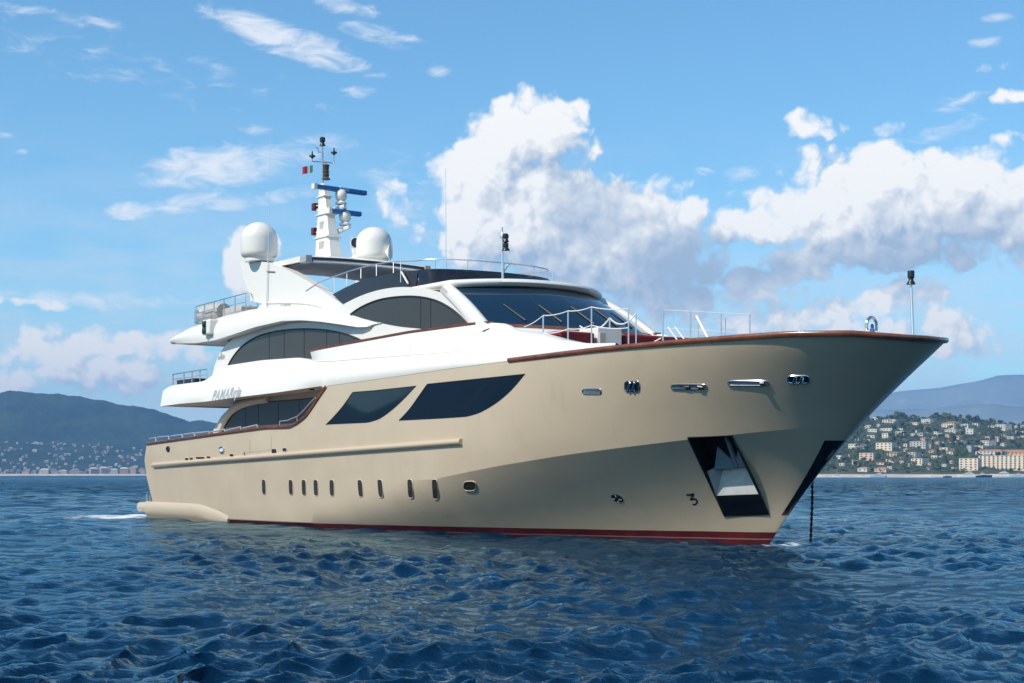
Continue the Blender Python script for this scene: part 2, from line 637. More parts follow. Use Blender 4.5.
# columns: dense round the sheer's step and the stem
_c = np.concatenate([np.linspace(0, .33, 34), np.linspace(.335, .42, 34), np.linspace(.43, .90, 62), 1 - .1 * (np.linspace(.97, 0, 40) ** 1.7)])
_a = [0, .25, .45, .6, .75, .9, 1.0]
_b = [.12, .25, .4, .55, .7, .82, .92, 1.0]


def hull_grid(side):
    rows = []
    for kind, ts in (('lo', _a), ('hi', _b)):
        for t in ts:
            row = []
            for c in _c:
                w = 1.0
                u = c * 34
                for _ in range(12):
                    top = ws(u)
                    k = min(wk(u), top - .4)
                    w = -.9 + (k + .9) * t if kind == 'lo' else k + (top - k) * t
                    a0 = u0(w)
                    u = a0 + c * (us(w) - a0)
                row.append(L(u, side * hv(u, w) if c < 1 else 0.0, w))
            rows.append(row)
    return rows


hm = MB()
gs, gp = hull_grid(1), hull_grid(-1)
hm.grid(gs)
hm.grid(gp)
hm.grid([[r[0] for r in gs], [r[0] for r in gp]])          # transom
hm.grid([gs[-1], gp[-1]])                                    # deck
hm.grid([gs[0], gp[0]])                                      # bottom
hull = hm.build('hull', M['hull'], yacht, smooth=0, weld=.002)

# anchor pockets cut into the bows
PK = [(688, 437.5), (731.7, 435.3), (769, 514.5), (724.7, 516)]
_pk = [on_hull(x, y) for x, y in PK]
_pn = sum((n for _, n in _pk), Vector()).normalized()
_pp = [p for p, _ in _pk]
_ctr = sum(_pp, Vector()) / 4


def pocket_cutter(side):
    q = [p.copy() for p in _pp]
    n = _pn.copy()
    if side < 0:
        q = [Vector((p.x, -p.y, p.z)) for p in q]
        n = Vector((n.x, -n.y, n.z))
    m = MB()
    m.grid([[p + n * .5 for p in q], [p - n * .62 for p in q]], close_u=True)
    m.poly([p + n * .5 for p in q])
    m.poly([p - n * .62 for p in reversed(q)])
    return m.build('cutter', M['dark'], None, smooth=0)


cuts = [pocket_cutter(1), pocket_cutter(-1)]
for c in cuts:
    md = hull.modifiers.new('cut', 'BOOLEAN')
    md.operation = 'DIFFERENCE'
    md.object = c
    md.solver = 'EXACT'
bpy.context.view_layer.update()
dg = bpy.context.evaluated_depsgraph_get()
# cutters live in world space while the hull is parented: give them the same parent first
for c in cuts:
    c.parent = yacht
bpy.context.view_layer.update()
dg = bpy.context.evaluated_depsgraph_get()
newme = bpy.data.meshes.new_from_object(hull.evaluated_get(dg))
hull.modifiers.clear()
hull.data = newme
hull.data.materials.clear()
hull.data.materials.append(M['hull'])
hull.data.polygons.foreach_set('use_smooth', [True] * len(newme.polygons))
hull.data.set_sharp_from_angle(angle=R(24))
# hard crease along the knuckle
for e in hull.data.edges:
    a_, b_ = hull.data.vertices[e.vertices[0]].co, hull.data.vertices[e.vertices[1]].co
    if a_.x > 18 and abs(a_.z - wk(a_.x)) < .012 and abs(b_.z - wk(b_.x)) < .012 and a_.x < 33.2:
        e.use_edge_sharp = True
for c in cuts:
    bpy.data.objects.remove(c)


def mir(p):
    return (p[0], -p[1], p[2])


# pocket linings, anchors
def lerp(a, b, t):
    return a + (b - a) * t


for side in (1, -1):
    T = (lambda p: Vector(p)) if side > 0 else (lambda p: Vector((p[0], -p[1], p[2])))
    q, n = _pp, _pn
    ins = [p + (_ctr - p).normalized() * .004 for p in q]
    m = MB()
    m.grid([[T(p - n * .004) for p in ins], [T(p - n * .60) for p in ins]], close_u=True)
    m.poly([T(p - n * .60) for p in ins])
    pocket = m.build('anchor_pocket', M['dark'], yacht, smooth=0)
    # rim of the pocket
    m = MB()
    rp = [T(p + n * .006) for p in q]
    m.tube(rp + [rp[0]], .022, 6)
    m.build('pocket_rim', M['black_plate'], pocket)
    # black plate across the foot, pale ramp above it
    a, b, c, d = q                      # top aft, top fore, bottom fore, bottom aft
    l1, r1 = lerp(a, d, .735), lerp(b, c, .735)
    m = MB()
    pl = [T(p + n * .012) for p in (l1, r1, c, d)]
    pb = [T(p - n * .05) for p in (l1, r1, c, d)]
    m.grid([pl, pb], close_u=True).poly(pl)
    m.build('foot_plate', M['black_plate'], pocket, smooth=0)
    l0, r0 = lerp(a, d, .45), lerp(b, c, .45)
    m = MB()
    li, ri = lerp(l0, r0, .30) - n * .46, lerp(l0, r0, .86) - n * .46
    pl = [T(p) for p in (li, ri, lerp(l1, r1, .98) + n * .0, lerp(l1, r1, .03) + n * .0)]
    m.poly(pl)
    m.poly([T(p) for p in (lerp(l0, r0, .02) - n * .10, li, lerp(l1, r1, .03), lerp(l1, r1, .01))])
    m.build('anchor_ramp', M['pale_steel'], pocket, smooth=0)
    # anchor stowed in the upper half: shank and two flukes
    anc = MB()
    o = lambda s, t, z: T(lerp(lerp(a, d, t), lerp(b, c, t), s) - n * z)
    anc.tube([o(.66, .03, .40), o(.66, .22, .34), o(.66, .44, .26)], [.05, .06, .075], 8)
    for s0, s1 in ((.60, .14), (.72, .97)):
        anc.poly([o(s0, .36, .24), o(s0, .46, .22), o(s1, .46, .20), o((s0 + s1) / 2, .22, .34)])
        anc.poly([o(s0, .36, .28), o((s0 + s1) / 2, .22, .38), o(s1, .46, .24), o(s0, .46, .26)])
    anc.build('anchor', M['grey_panel'], pocket, smooth=30)

# rubbing strake
def strake(side):
    m = MB()
    path = []
    for t in np.linspace(0, 1, 60):
        px = 149.5 + (461 - 149.5) * t
        py = 465.3 + (441.7 - 465.3) * t
        u, w = S(px, py, 3.62)
        path.append((u, w))
    prof = [(-.02, .085), (.06, .085), (.105, .05), (.115, 0), (.10, -.05), (.05, -.085), (-.02, -.085)]
    rows = [[hull_pt(u, w + dz, side, dv) for dv, dz in prof] for u, w in path]
    m.grid(rows)
    m.poly(rows[0])
    m.poly(rows[-1])
    m.build('rubbing_strake', M['hull_trim'], yacht, smooth=50)


strake(1)
strake(-1)


# varnished cap rail
def cap(us_, side, name='cap_rail', w_out=.05, w_in=.16, th=.075, dz=0.0):
    m = MB()
    rows = []
    pts = [Vector(L(u, side * hv(u, ws(u)), ws(u) + dz)) for u in us_]
    for i, p in enumerate(pts):
        t = (pts[min(i + 1, len(pts) - 1)] - pts[max(i - 1, 0)]).normalized()
        out = Vector((t.y, -t.x, 0))
        if out.length < 1e-4:
            out = Vector((0, -side, 0))
        out.normalize()
        if out.y * side > 0:
            out = -out
        up = t.cross(out)
        up = up if up.z > 0 else -up
        if us_[i] > 34.5 and out.x < 0:
            out = -out
        rows.append([p + out * w_out * .6 - up * .035, p + out * w_out - up * .0, p + out * w_out + up * .04, p + out * w_out * .5 + up * th, p - out * w_in + up * th, p - out * w_in - up * .03])
    m.grid(rows, close_u=True)
    m.poly(rows[0])
    m.poly(rows[-1])
    return m.build(name, M['wood'], yacht, smooth=50)


aft_us = list(np.linspace(1.42, 12.6, 24)) + list(np.linspace(12.7, 15.5, 30))
for sd in (1, -1):
    cap(aft_us, sd, w_out=.055, th=.062)
# the forward cap runs round the bow in one piece
bow = []
for x in np.concatenate([np.linspace(0, .7, 40), np.linspace(.705, 1, 40)]):
    u = 25.05 + (35.47 - 25.05) * (1 - (1 - x) ** 2.2)
    bow.append(u)
m = MB()
ring_pts = [Vector(L(u, hv(u, ws(u)), ws(u))) for u in bow] + [Vector(L(35.56, 0, ws(35.54)))] + [Vector(L(u, -hv(u, ws(u)), ws(u))) for u in reversed(bow)]
rows = []
for i, p in enumerate(ring_pts):
    t = (ring_pts[min(i + 1, len(ring_pts) - 1)] - ring_pts[max(i - 1, 0)])
    t.z = 0
    t.normalize()
    out = Vector((t.y, -t.x, 0))
    if out.dot(p - Vector((24, 0, 0))) < 0:
        out = -out
    rows.append([p + out * .02 + Vector((0, 0, -.05)), p + out * .06, p + out * .06 + Vector((0, 0, .045)), p + out * .03 + Vector((0, 0, .075)), p - out * .15 + Vector((0, 0, .075)), p - out * .15 + Vector((0, 0, -.05))])
m.grid(rows, close_u=True).poly(rows[0]).poly(rows[-1])
m.build('cap_rail', M['wood'], yacht, smooth=50)

# swim platform with its side fairings
m = MB()
rows = []
for u in np.linspace(-.12, 1.7, 12):
    x = (u + .12)
    hw = 3.28 - .35 * max(0, .35 - x) ** 1.5
    rows.append([L(u, v, w) for v, w in ((hw - .05, .24), (hw + .03, .42), (hw - .02, .57), (hw - .12, .61), (0, .62), (-hw + .12, .61), (-hw + .02, .57), (-hw - .03, .42), (-hw + .05, .24), (0, .15))])
m.grid(rows, close_u=True).poly(rows[0]).poly(rows[-1])
plat = bevel(m.build('swim_platform', M['hull_trim'], yacht, smooth=50), .02)
for sd in (1, -1):
    m = MB()
    rows = []
    for t in np.linspace(0, 1, 40):
        u = 1.0 + 7.3 * t
        top = .58 - .03 * t if t < .62 else .562 - .36 * ((t - .62) / .38) ** 1.5
        out = .08 * (1 - t ** 3) + .008
        v0 = 3.33 if u < 1.6 else None
        hh = lambda w: max(hv(u, w), 3.1)
        rows.append([L(u, sd * (hh(top + .1) - .01), top + .07), L(u, sd * (hh(top) + out * .5), top + .045), L(u, sd * (hh(top) + out), top - .03), L(u, sd * (hh(0) + out + .06), max(.08, top - .30)), L(u, sd * (hh(0) + out * .6 + .02), max(.0, top - .44)), L(u, sd * (hh(0) - .06), -.08)])
    m.grid(rows).poly(rows[0]).poly(rows[-1])
    m.build('platform_fairing', M['hull_trim'], yacht, smooth=60)
m = MB().tube([L(.35, 3.0, .6), L(.35, 3.0, .92)], .05, 8)
m.build('bollard', M['steel'], plat)
m = MB().tube([L(.75, 3.05, .6), L(.75, 3.05, .85)], .04, 8)
m.build('bollard', M['steel'], plat)


# patches lying on the hull side
def hull_patch(name, top, bot, m_, off=.012, nr=6, n=40, parent=yacht, both=True, rim=None):
    """top and bottom edge (image measurements) lofted over the hull's curved side"""
    A, B = resample(top, n), resample(bot, n)
    objs = []
    rows = []
    for j in range(nr + 1):
        t = j / nr
        rows.append([on_hull(*(A[i] * (1 - t) + B[i] * t), off)[0] for i in range(n)])
    back = [[on_hull(*(A[i] * (1 - t) + B[i] * t), -.02)[0] for i in range(n)] for t in (0, 1)]
    for sd in ((1, -1) if both else (1,)):
        T = (lambda p: p) if sd > 0 else mir
        mb = MB()
        mb.grid([[T(p) for p in r] for r in [back[0]] + rows + [back[1]]])
        o = mb.build(name, m_, parent, smooth=30, weld=.001)
        objs.append(o)
        if rim:
            loop = rows[0] + [r[-1] for r in rows[1:-1]] + rows[-1][::-1] + [r[0] for r in rows[1:-1]][::-1]
            MB().tube([T(p) for p in loop] + [T(loop[0])], rim, 6, caps=False).build('window_frame', M['rim'], o, weld=.001)
    return objs


w1t = catmull([(326.5, 424.5), (333, 418), (343, 406.5), (353, 392.3)], 8) + [(375, 390.6), (416, 386.2)]
w1b = [(326.5, 424.5), (366, 422.7)] + catmull([(369, 422.3), (380, 418.5), (392, 410), (404, 399), (416, 386.2)], 8)
w2t = catmull([(399.5, 420.5), (410, 409), (420, 395), (427.5, 384.2)], 8) + [(470, 379.8), (525, 374.2)]
w2b = [(399.5, 420.5), (440, 418.5), (462, 417)] + catmull([(466, 416.7), (480, 412.5), (497, 402.5), (512, 389.5), (525, 374.2)], 8)
for t_, b_ in ((w1t, w1b), (w2t, w2b)):
    for o in hull_patch('hull_window', t_, b_, M['glass'], off=.010, nr=8, n=60, rim=.014):
        pass


def on_hull_disc(px, py, sx, sy, n=24, sup=2.0, off=.012, lean=0.0):
    """closed outline (superellipse given by its measured half width and height) round a centre on the hull"""
    c, nrm = on_hull(px, py, 0)
    out = []
    for k in range(n):
        th = 2 * math.pi * k / n
        cx, sy_ = math.cos(th), math.sin(th)
        x = math.copysign(abs(cx) ** (2 / sup), cx) * sx
        y = math.copysign(abs(sy_) ** (2 / sup), sy_) * sy
        out.append(on_hull(px + x + lean * y, py - y, 0)[0] + nrm * off)
    return out, c, nrm


def hull_stroke(name, path, hw, m_, parent=yacht, off=.005):
    q = resample(path, max(8, 4 * len(path)))
    d = np.gradient(q, axis=0)
    d /= np.maximum(np.linalg.norm(d, axis=1, keepdims=True), 1e-6)
    nn = np.stack([-d[:, 1], d[:, 0]], 1)
    rows_ = [[on_hull(*(q[i] + nn[i] * s * hw), off)[0] for i in range(len(q))] for s in (-1, -.3, .3, 1)]
    return MB().grid(rows_).build(name, m_, parent, smooth=60)


def hull_badge(name, px, py, su, sw, m_, sup=2.0, off=.012, rim=None, rimmat=None, both=True, lean=0.0, depth=.03):
    loop, c, n = on_hull_disc(px, py, su, sw, 24, sup, off, lean)
    res = []
    for sd in ((1, -1) if both else (1,)):
        T = (lambda p: Vector(p)) if sd > 0 else (lambda p: Vector(mir(p)))
        mb = MB()
        mb.grid([[T(p - n * depth) for p in loop], [T(p) for p in loop], [T(c + n * off + (p - c - n * off) * .5) for p in loop]], close_u=True)
        b = len(mb.v)
        mb.v.append(tuple(T(c + n * off)))
        k = b - 24
        for i in range(24):
            mb.f.append((k + i, k + (i + 1) % 24, b))
        o = mb.build(name, m_, yacht, smooth=30)
        if rim:
            r2 = [T(p) for p in loop]
            MB().tube(r2 + [r2[0]], rim, 6, caps=False).build('rim', rimmat or M['hull_trim'], o, weld=.001)
        res.append(o)
    return res


for x, y, h in ((264, 487, 7.6), (291, 487.4, 7.7), (304, 487.6, 7.9), (316, 487.8, 8.0), (332, 488, 8.2), (360.5, 488.5, 8.6), (380.5, 488.5, 9.0), (410.5, 488.7, 9.4), (435.3, 489.3, 10)):
    hull_badge('porthole', x, y, 1.9 + (x - 260) * .005, h, M['house_glass'], 4.0, .004, rim=.012, rimmat=M['hull_trim'], lean=-.08 if x > 350 else -.03)
hull_badge('porthole', 470, 486, 6.3, 4.8, M['house_glass'], 3.0, .004, rim=.014, rimmat=M['hull_trim'])

# fairleads and mooring slots along the bow
for x, y, sx, sy, mm, nm in ((592, 391.3, 9.2, 2.3, 'steel', 'mooring_slot'), (632.3, 386.3, 7.3, 5.2, 'dark', 'fairlead'), (689, 386.8, 17.5, 2.5, 'steel', 'mooring_slot'), (748.3, 383, 20, 2.4, 'alu', 'mooring_slot'), (798.6, 379.3, 10.5, 3.7, 'dark', 'fairlead')):
    o = hull_badge(nm, x, y, sx, sy, M[mm], 5.0, .008, rim=.018, rimmat=M['chrome'])
    bars = ()
    if nm == 'fairlead':
        bars = [(x - sx * .35 - 1, y + sy * .8, x - sx * .35 + 1.5, y - sy * .8, .045, 'chrome'), (x + sx * .25 - 1, y + sy * .8, x + sx * .25 + 1.5, y - sy * .8, .045, 'chrome')]
    elif 680 < x < 700:
        bars = [(x - 4, y, x + 1, y, .035, 'dark'), (x + 9, y - .5, x + 14, y + .5, .04, 'dark')]
    elif x > 700:
        bars = [(x + 12, y, x + 16, y, .045, 'dark')]
    for oo, sd in zip(o, (1, -1)):
        for x0, y0, x1, y1, r_, mb_ in bars:
            a_, b_ = on_hull(x0, y0, .016)[0], on_hull(x1, y1, .016)[0]
            if sd < 0:
                a_, b_ = Vector(mir(a_)), Vector(mir(b_))
            MB().tube([a_, b_], r_, 8).build('roller' if nm == 'fairlead' else 'bar', M[mb_], oo)

# small fittings aft
for x, y, su, sw in ((187, 459.2, 1.8, 1.4), (191.6, 459, 1.7, 1.5), (200.5, 458, 4.4, 1.3), (208.8, 457.4, 1.9, 1.3), (231.8, 455.3, 1.9, 1.5), (244.5, 454, .6, 2.3), (274.3, 451.2, 2.5, 2.4), (284.8, 449.8, 2.1, 1.8)):
    hull_badge('vent', x, y, su, sw, M['dark'], 6.0, .006, rim=.012, rimmat=M['hull_trim'])
hull_badge('stern_fairlead', 168.3, 449, 1.3, 2.1, M['dark'], 2.2, .012, rim=.035, rimmat=M['lantern'])
hull_badge('stern_fairlead', 222, 449.8, 2.0, 2.6, M['white'], 2.6, .02, rim=.03, rimmat=M['chrome'])
for pts in ([(249.8, 440.5), (249.8, 452.3)], [(271.3, 436.4), (271.3, 449.8)], [(245.5, 453), (270.5, 450)]):
    hull_stroke('shell_door_seam', pts, .28, M['letters'])

# painted marks at the bow: thruster sign and bulb sign
ths = hull_badge('thruster_mark', 617.3, 498.3, 5.4, 3.9, M['black_paint'], 2.2, .006, both=False, lean=-.7)[0]
for pts in ([(612.6, 498.3), (615.2, 498.9)], [(618.8, 499.0), (622, 499.6)], [(615.2, 494.8), (616.4, 496.9)], [(617.8, 500.6), (619.2, 502.4)]):
    hull_stroke('blade', pts, .55, M['letters_white'], ths, off=.014)
hull_stroke('bulb_mark', [(686.4, 494.6), (690, 494.9), (693.8, 493.6), (692.2, 496.6), (690.4, 499.6), (693.6, 498.6), (696.4, 499.6), (697.4, 502.2), (695.6, 504.4), (692.6, 504.4)], .85, M['black_paint'])

# polished plate folded round the stem
def stem_plate():
    edge = [S(x, y, 0) for x, y in ((781, 513.6), (828.5, 444))]
    ws_ = np.linspace(.68, 2.42, 26)
    rows = []
    for w in ws_:
        t = (w - ws_[0]) / (ws_[-1] - ws_[0])
        # length of the plate aft of the stem at this height
        ue = None
        px = 781 + (828.5 - 781) * t
        py = 513.6 + (444 - 513.6) * t
        c, _ = on_hull(px, py)
        ue = min(c.x, us(w) - .05)
        half = [(u, hv(u, w)) for u in us(w) - (us(w) - ue) * (np.linspace(1, 0, 14) ** 2)]
        rows.append([L(u, v + .010, w) for u, v in half] + [L(us(w) + .012, 0, w)] + [L(u, -v - .010, w) for u, v in reversed(half)])
    return MB().grid(rows).build('stem_plate', M['black_plate'], yacht, smooth=50)


stem_plate()


# ------------------------------------------------------------------ main deck house (set in under the overhang)
def plate(name, pts, v, th, m_, parent=yacht, bev=.0, both=True, smooth=35):
    """flat plate in the fore-and-aft plane v, thickness inboard, from a measured outline"""
    uw = [S(x, y, v) for x, y in pts]
    res = []
    for sd in ((1, -1) if both else (1,)):
        mb = MB()
        o1 = [L(u, sd * v, w) for u, w in uw]
        o2 = [L(u, sd * (v - th), w) for u, w in uw]
        mb.grid([o1, o2], close_u=True)
        mb.poly(o1)
        mb.poly(o2)
        o = mb.build(name, m_, parent, smooth)
        if bev:
            bevel(o, bev, 3)
        res.append(o)
    return res


cab_aft = catmull([(212.5, 437), (213.5, 430), (217, 423.5), (222, 415.5), (229, 408.5), (234, 402)], 6)
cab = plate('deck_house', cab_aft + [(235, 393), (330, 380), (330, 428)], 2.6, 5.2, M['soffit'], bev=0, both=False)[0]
gl = catmull([(222.5, 436), (224, 430), (227.5, 422.5), (233, 414.5), (242, 407.8), (256, 403.6), (268, 402)], 6) + [(300, 399.6), (322, 397), (326, 422), (300, 428)]
for o, sd in zip(plate('deck_house_window', gl, 2.63, .05, M['glass_grey'], parent=cab), (1, -1)):
    for x, y0, y1 in ((245.3, 434, 407), (258, 432, 403.5), (278, 430, 401.5), (299, 427, 399.8)):
        a_, b_ = Vector(P3(x, y0, 2.642)), Vector(P3(x, y1, 2.642))
        if sd < 0:
            a_, b_ = Vector(mir(a_)), Vector(mir(b_))
        MB().tube([a_, b_], .007, 4).build('mullion', M['rim'], o)
    e = [Vector(P3(x, y, 2.64)) for x, y in gl[:-2]]
    if sd < 0:
        e = [Vector(mir(p)) for p in e]
    MB().tube(e, .03, 6).build('window_frame', M['rim'], o)
ar = [Vector(P3(x, y, 2.66)) for x, y in catmull([(219, 437), (220.5, 430), (224.5, 421), (230.5, 412.5), (240, 405.5), (254, 401), (268, 398.8)], 6)]
for sd in (1, -1):
    MB().tube([p if sd > 0 else Vector(mir(p)) for p in ar], .13, 8).build('arch_moulding', M['soffit'], cab)

# ------------------------------------------------------------------ white upper-deck side and overhang
UU = np.concatenate([np.linspace(2.75, 15.4, 52), np.linspace(15.6, 28.9, 60)])


def curve(pts):
    q = sorted([(S(x, y, v)[0], v, S(x, y, v)[1]) for x, y, v in pts])
    a = np.array(q)
    return lambda u: (float(np.interp(u, a[:, 0], a[:, 1])), float(np.interp(u, a[:, 0], a[:, 2])))


def smoothc(f, wdt=.5):
    def g(u):
        k = [f(u + d) for d in (-wdt, -wdt / 2, 0, wdt / 2, wdt)]
        return (sum(x[0] for x in k) / 5, sum(x[1] for x in k) / 5)
    return g


cA0 = curve([(160, 406.3, 3.5), (180, 403.8, 3.5), (204.6, 401.7, 3.52), (229, 398.3, 3.55), (275.7, 392.6, 3.58), (320, 386.2, 3.6), (327, 385.3, 3.6)])
cA = lambda u: cA0(u) if u < 15.4 else (hv(u, ws(u)) + .008, ws(u) + .004)
cC = smoothc(curve([(157, 398, 3.42), (163, 390, 3.4), (171, 385.4, 3.36), (190, 383, 3.3), (207, 381, 3.24), (214, 373, 3.1), (228, 365.3, 2.95), (262, 360.2, 2.95), (300, 357.5, 3.0), (318, 361, 3.34), (330, 361, 3.4), (380, 357, 3.42), (460, 351, 3.36), (500, 347.5, 3.25), (540, 346.4, 3.15), (590, 348.5, 3.2), (638, 345.6, 3.25)]), .35)
cD = smoothc(curve([(300, 352, 3.30), (312, 350.2, 3.30), (410, 332.3, 3.25), (462, 325.5, 3.15), (480, 323.4, 3.1), (487, 322.6, 3.02), (505, 323.2, 2.9), (514, 330, 2.85), (542, 332.9, 2.75), (567, 339.7, 2.8), (591, 344.6, 2.95), (638, 345.3, 3.2)]), .18)


def belt_pt(u, t):
    va, wa = cA(u)
    vc, wc = cC(u)
    bul = .12 * min(1, max(0, (u - 2.75) / 4)) if u < 15 else .10
    v = va + (vc - va) * t + bul * math.sin(math.pi * min(1, t * 1.15)) * (1 - t * .3)
    w = wa + (wc - wa) * t
    return v, w


for sd in (1, -1):
    mb = MB()
    rows = []
    for t in (0, .06, .14, .25, .38, .5, .62, .75, .88, 1.0):
        rows.append([L(u, sd * belt_pt(u, t)[0], belt_pt(u, t)[1]) for u in UU])
    inner = [L(u, sd * (cC(u)[0] - .5), cC(u)[1] - .02) for u in UU]
    mb.grid(rows + [inner])
    mb.build('upper_deck_side', M['white'], yacht, smooth=60)
# aft end and soffit of the overhang
mb = MB()
end = [(belt_pt(2.75, t), t) for t in (0, .14, .38, .62, .88, 1.0)]
mb.grid([[L(2.75 - .22 * (1 - (2 * k / 24 - 1) ** 2), p[0] * (1 - 2 * k / 24), p[1]) for k in range(25)] for p, t in end])
mb.build('overhang_end', M['white'], yacht)
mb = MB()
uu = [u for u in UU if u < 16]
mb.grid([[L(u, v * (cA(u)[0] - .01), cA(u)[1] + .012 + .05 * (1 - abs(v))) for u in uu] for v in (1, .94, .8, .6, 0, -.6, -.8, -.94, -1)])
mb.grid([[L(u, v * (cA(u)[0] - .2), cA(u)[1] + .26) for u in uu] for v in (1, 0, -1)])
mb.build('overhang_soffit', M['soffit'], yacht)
mb = MB().lathe([(.0, -.05), (.07, -.05), (.09, 0), (.07, .03)], P3(312, 388.6, 3.2), 10)
mb.build('soffit_lamp', M['dark'], yacht)
# upper-deck floor
mb = MB()
mb.grid([[L(u, v * (cC(u)[0] - .1), cC(u)[1] - .12) for u in UU if u < 13.6] for v in (1, 0, -1)])
mb.build('upper_deck_floor', M['white_deck'], yacht)

# bulwark panel and forward shoulder above the belt
UB = np.concatenate([np.linspace(13.9, 24, 50), np.linspace(24.1, 28.9, 50)])
for sd in (1, -1):
    mb = MB()
    rows = []
    for t in np.linspace(0, 1, 9):
        row = []
        for u in UB:
            vc, wc = cC(u)
            vd, wd = cD(u)
            f = min(1, max(0, (u - 21.5) / 2.5))           # the shoulder swells forward
            s = math.sin(math.pi * t) * (.10 * f)
            row.append(L(u, sd * (vc - .012 + (vd - vc + .012) * t + s * .6), wc + (wd - wc) * t + s * .7))
        rows.append(row)
    rows.append([L(u, sd * (cD(u)[0] - .13), cD(u)[1]) for u in UB])
    rows.append([L(u, sd * (cD(u)[0] - .16), cC(u)[1] - .05) for u in UB])
    mb.grid(rows)
    mb.poly([r[0] for r in rows])
    mb.build('bulwark', M['white'], yacht, smooth=50)
    mb = MB()
    cu = np.linspace(13.8, 23.35, 40)
    prof = [(.03, -.01), (.035, .045), (-.15, .05), (-.15, -.01)]
    rows = [[L(u, sd * (cD(u)[0] + a_), cD(u)[1] + b_) for a_, b_ in prof] for u in cu]
    mb.grid(rows, close_u=True).poly(rows[0]).poly(rows[-1])
    mb.build('bulwark_cap', M['wood'], yacht, smooth=30)

# ------------------------------------------------------------------ upper-deck house and wheelhouse
VH = 2.72
side_out = catmull([(211.5, 392), (212.5, 375), (216, 362), (222, 350), (230, 341), (240, 333)], 6) + [(262, 322), (300, 313), (328, 312)] + \
    catmull([(343, 304.5), (358, 297), (374, 291.3), (390, 288), (404, 287), (420, 288), (436, 291.4), (450, 297), (463, 304.5), (475, 313.5), (486, 323.5)], 6) + [(489, 331), (420, 352), (330, 372)]
house = plate('upper_house', side_out, VH, .42, M['white'], bev=.13)
aw = catmull([(228.3, 364.8), (234, 355.5), (243, 345.5), (256, 337.2), (270, 332.6), (285, 330), (305, 328.9), (325, 330), (342, 333.2), (355, 337.5), (367, 343.5)], 6)
ab = [(367, 349), (320, 358), (270, 361.5), (240, 364.6)]
fw = catmull([(350.5, 314.4), (358, 309), (368, 303.8), (380, 299.6), (394, 297.2), (410, 296.3), (424, 297.5), (437, 301), (449, 307.3), (459, 315), (467, 323.4)], 6)
fb = [(464, 328), (424, 330.5)] + catmull([(420, 328.3), (400, 326.3), (380, 322.6), (362, 318)], 4)
for nm, top, bot, mul in (('arch_window', aw, ab, ((269, 332.4, 362), (284, 330, 360), (304, 328.7, 358.5), (326.5, 330, 356), (339.5, 332.5, 353))), ('arch_window', fw, fb, ((420.5, 297, 328.5), (430.5, 299, 328)))):
    for o, sd in zip(plate(nm, top + bot, VH + .016, .06, M['house_glass'], smooth=0), (1, -1)):
        T = (lambda p: Vector(p)) if sd > 0 else (lambda p: Vector(mir(p)))
        for x, y0, y1 in mul:
            MB().tube([T(P3(x, y0, VH + .024)), T(P3(x, y1, VH + .024))], .006, 4).build('mullion', M['rim'], o)
        MB().tube([T(P3(x, y, VH + .02)) for x, y in top], .028, 6).build('window_frame', M['rim'], o)


def band(name, path, v, r, flat, m_, n=10):
    """rounded moulding along a measured path on the house side"""
    for sd in (1, -1):
        pts = [Vector(P3(x, y, v)) for x, y in path]
        rows = []
        for i, p in enumerate(pts):
            t = (pts[min(i + 1, len(pts) - 1)] - pts[max(i - 1, 0)]).normalized()
            nrm = Vector((-t.z, 0, t.x))
            k = r[i] if isinstance(r, list) else r
            row = []
            for j in range(n):
                th = 2 * math.pi * j / n
                row.append(p + nrm * math.cos(th) * k + Vector((0, -1, 0)) * math.sin(th) * flat)
            rows.append([q if sd > 0 else Vector(mir(q)) for q in row])
        mb = MB().grid([list(r_) for r_ in rows], close_u=True)
        mb.poly(rows[0]).poly(rows[-1])
        mb.build(name, m_, yacht, smooth=60)


# flybridge deck edge: the long white brow that sweeps over the aft window
bt = curve([(172.5, 341.2, 2.95), (178, 334.5, 2.9), (190, 327.6, 2.85), (205, 322.6, 2.8), (225, 315.6, 2.75), (250, 309.6, 2.7), (282, 306.3, 2.68), (310, 307, 2.68), (335, 311.6, 2.68), (355, 317.4, 2.7), (374, 323.4, 2.74)])
bb = curve([(172.3, 343.6, 3.05), (195, 343.2, 3.08), (215, 340.2, 3.1), (235, 333.7, 3.1), (255, 327, 3.1), (282, 320.9, 3.1), (301, 320.2, 3.1), (320, 321.6, 3.08), (339, 324.2, 3.02), (358, 327.2, 2.92), (367, 326.8, 2.84), (374, 324, 2.76)])
ue = np.concatenate([np.linspace(2.72, 4, 10), np.linspace(4.2, 17.3, 60)])
for sd in (1, -1):
    rows = []
    for t in np.linspace(0, 1, 8):
        row = []
        for u in ue:
            (vt, wt), (vb, wb) = bt(u), bb(u)
            bulge = .16 * math.sin(math.pi * t) * min(1, (17.3 - u) / 4)
            row.append(L(u, sd * (vb + (vt - vb) * t + bulge * .8), wb + (wt - wb) * t + bulge * .2))
        rows.append(row)
    under = [L(u, sd * (bb(u)[0] - .07), bb(u)[1] - .015) for u in ue]
    mb = MB().grid([[L(u, sd * 2.3, bb(u)[1] + .03) for u in ue], under] + rows + [[L(u, sd * 2.2, bt(u)[1] + .02) for u in ue]])
    mb.build('flybridge_brow', M['white'], yacht, smooth=50)
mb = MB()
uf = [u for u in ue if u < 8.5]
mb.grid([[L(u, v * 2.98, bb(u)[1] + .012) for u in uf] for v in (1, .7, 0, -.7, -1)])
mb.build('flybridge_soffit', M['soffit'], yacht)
mb = MB().grid([[L(u, v * 2.5, bt(u)[1] - .02) for u in np.linspace(2.75, 15, 20)] for v in (1, 0, -1)])
mb.build('flybridge_floor', M['white_deck'], yacht)
mb = MB()
e = [bb(2.72), bt(2.72)]
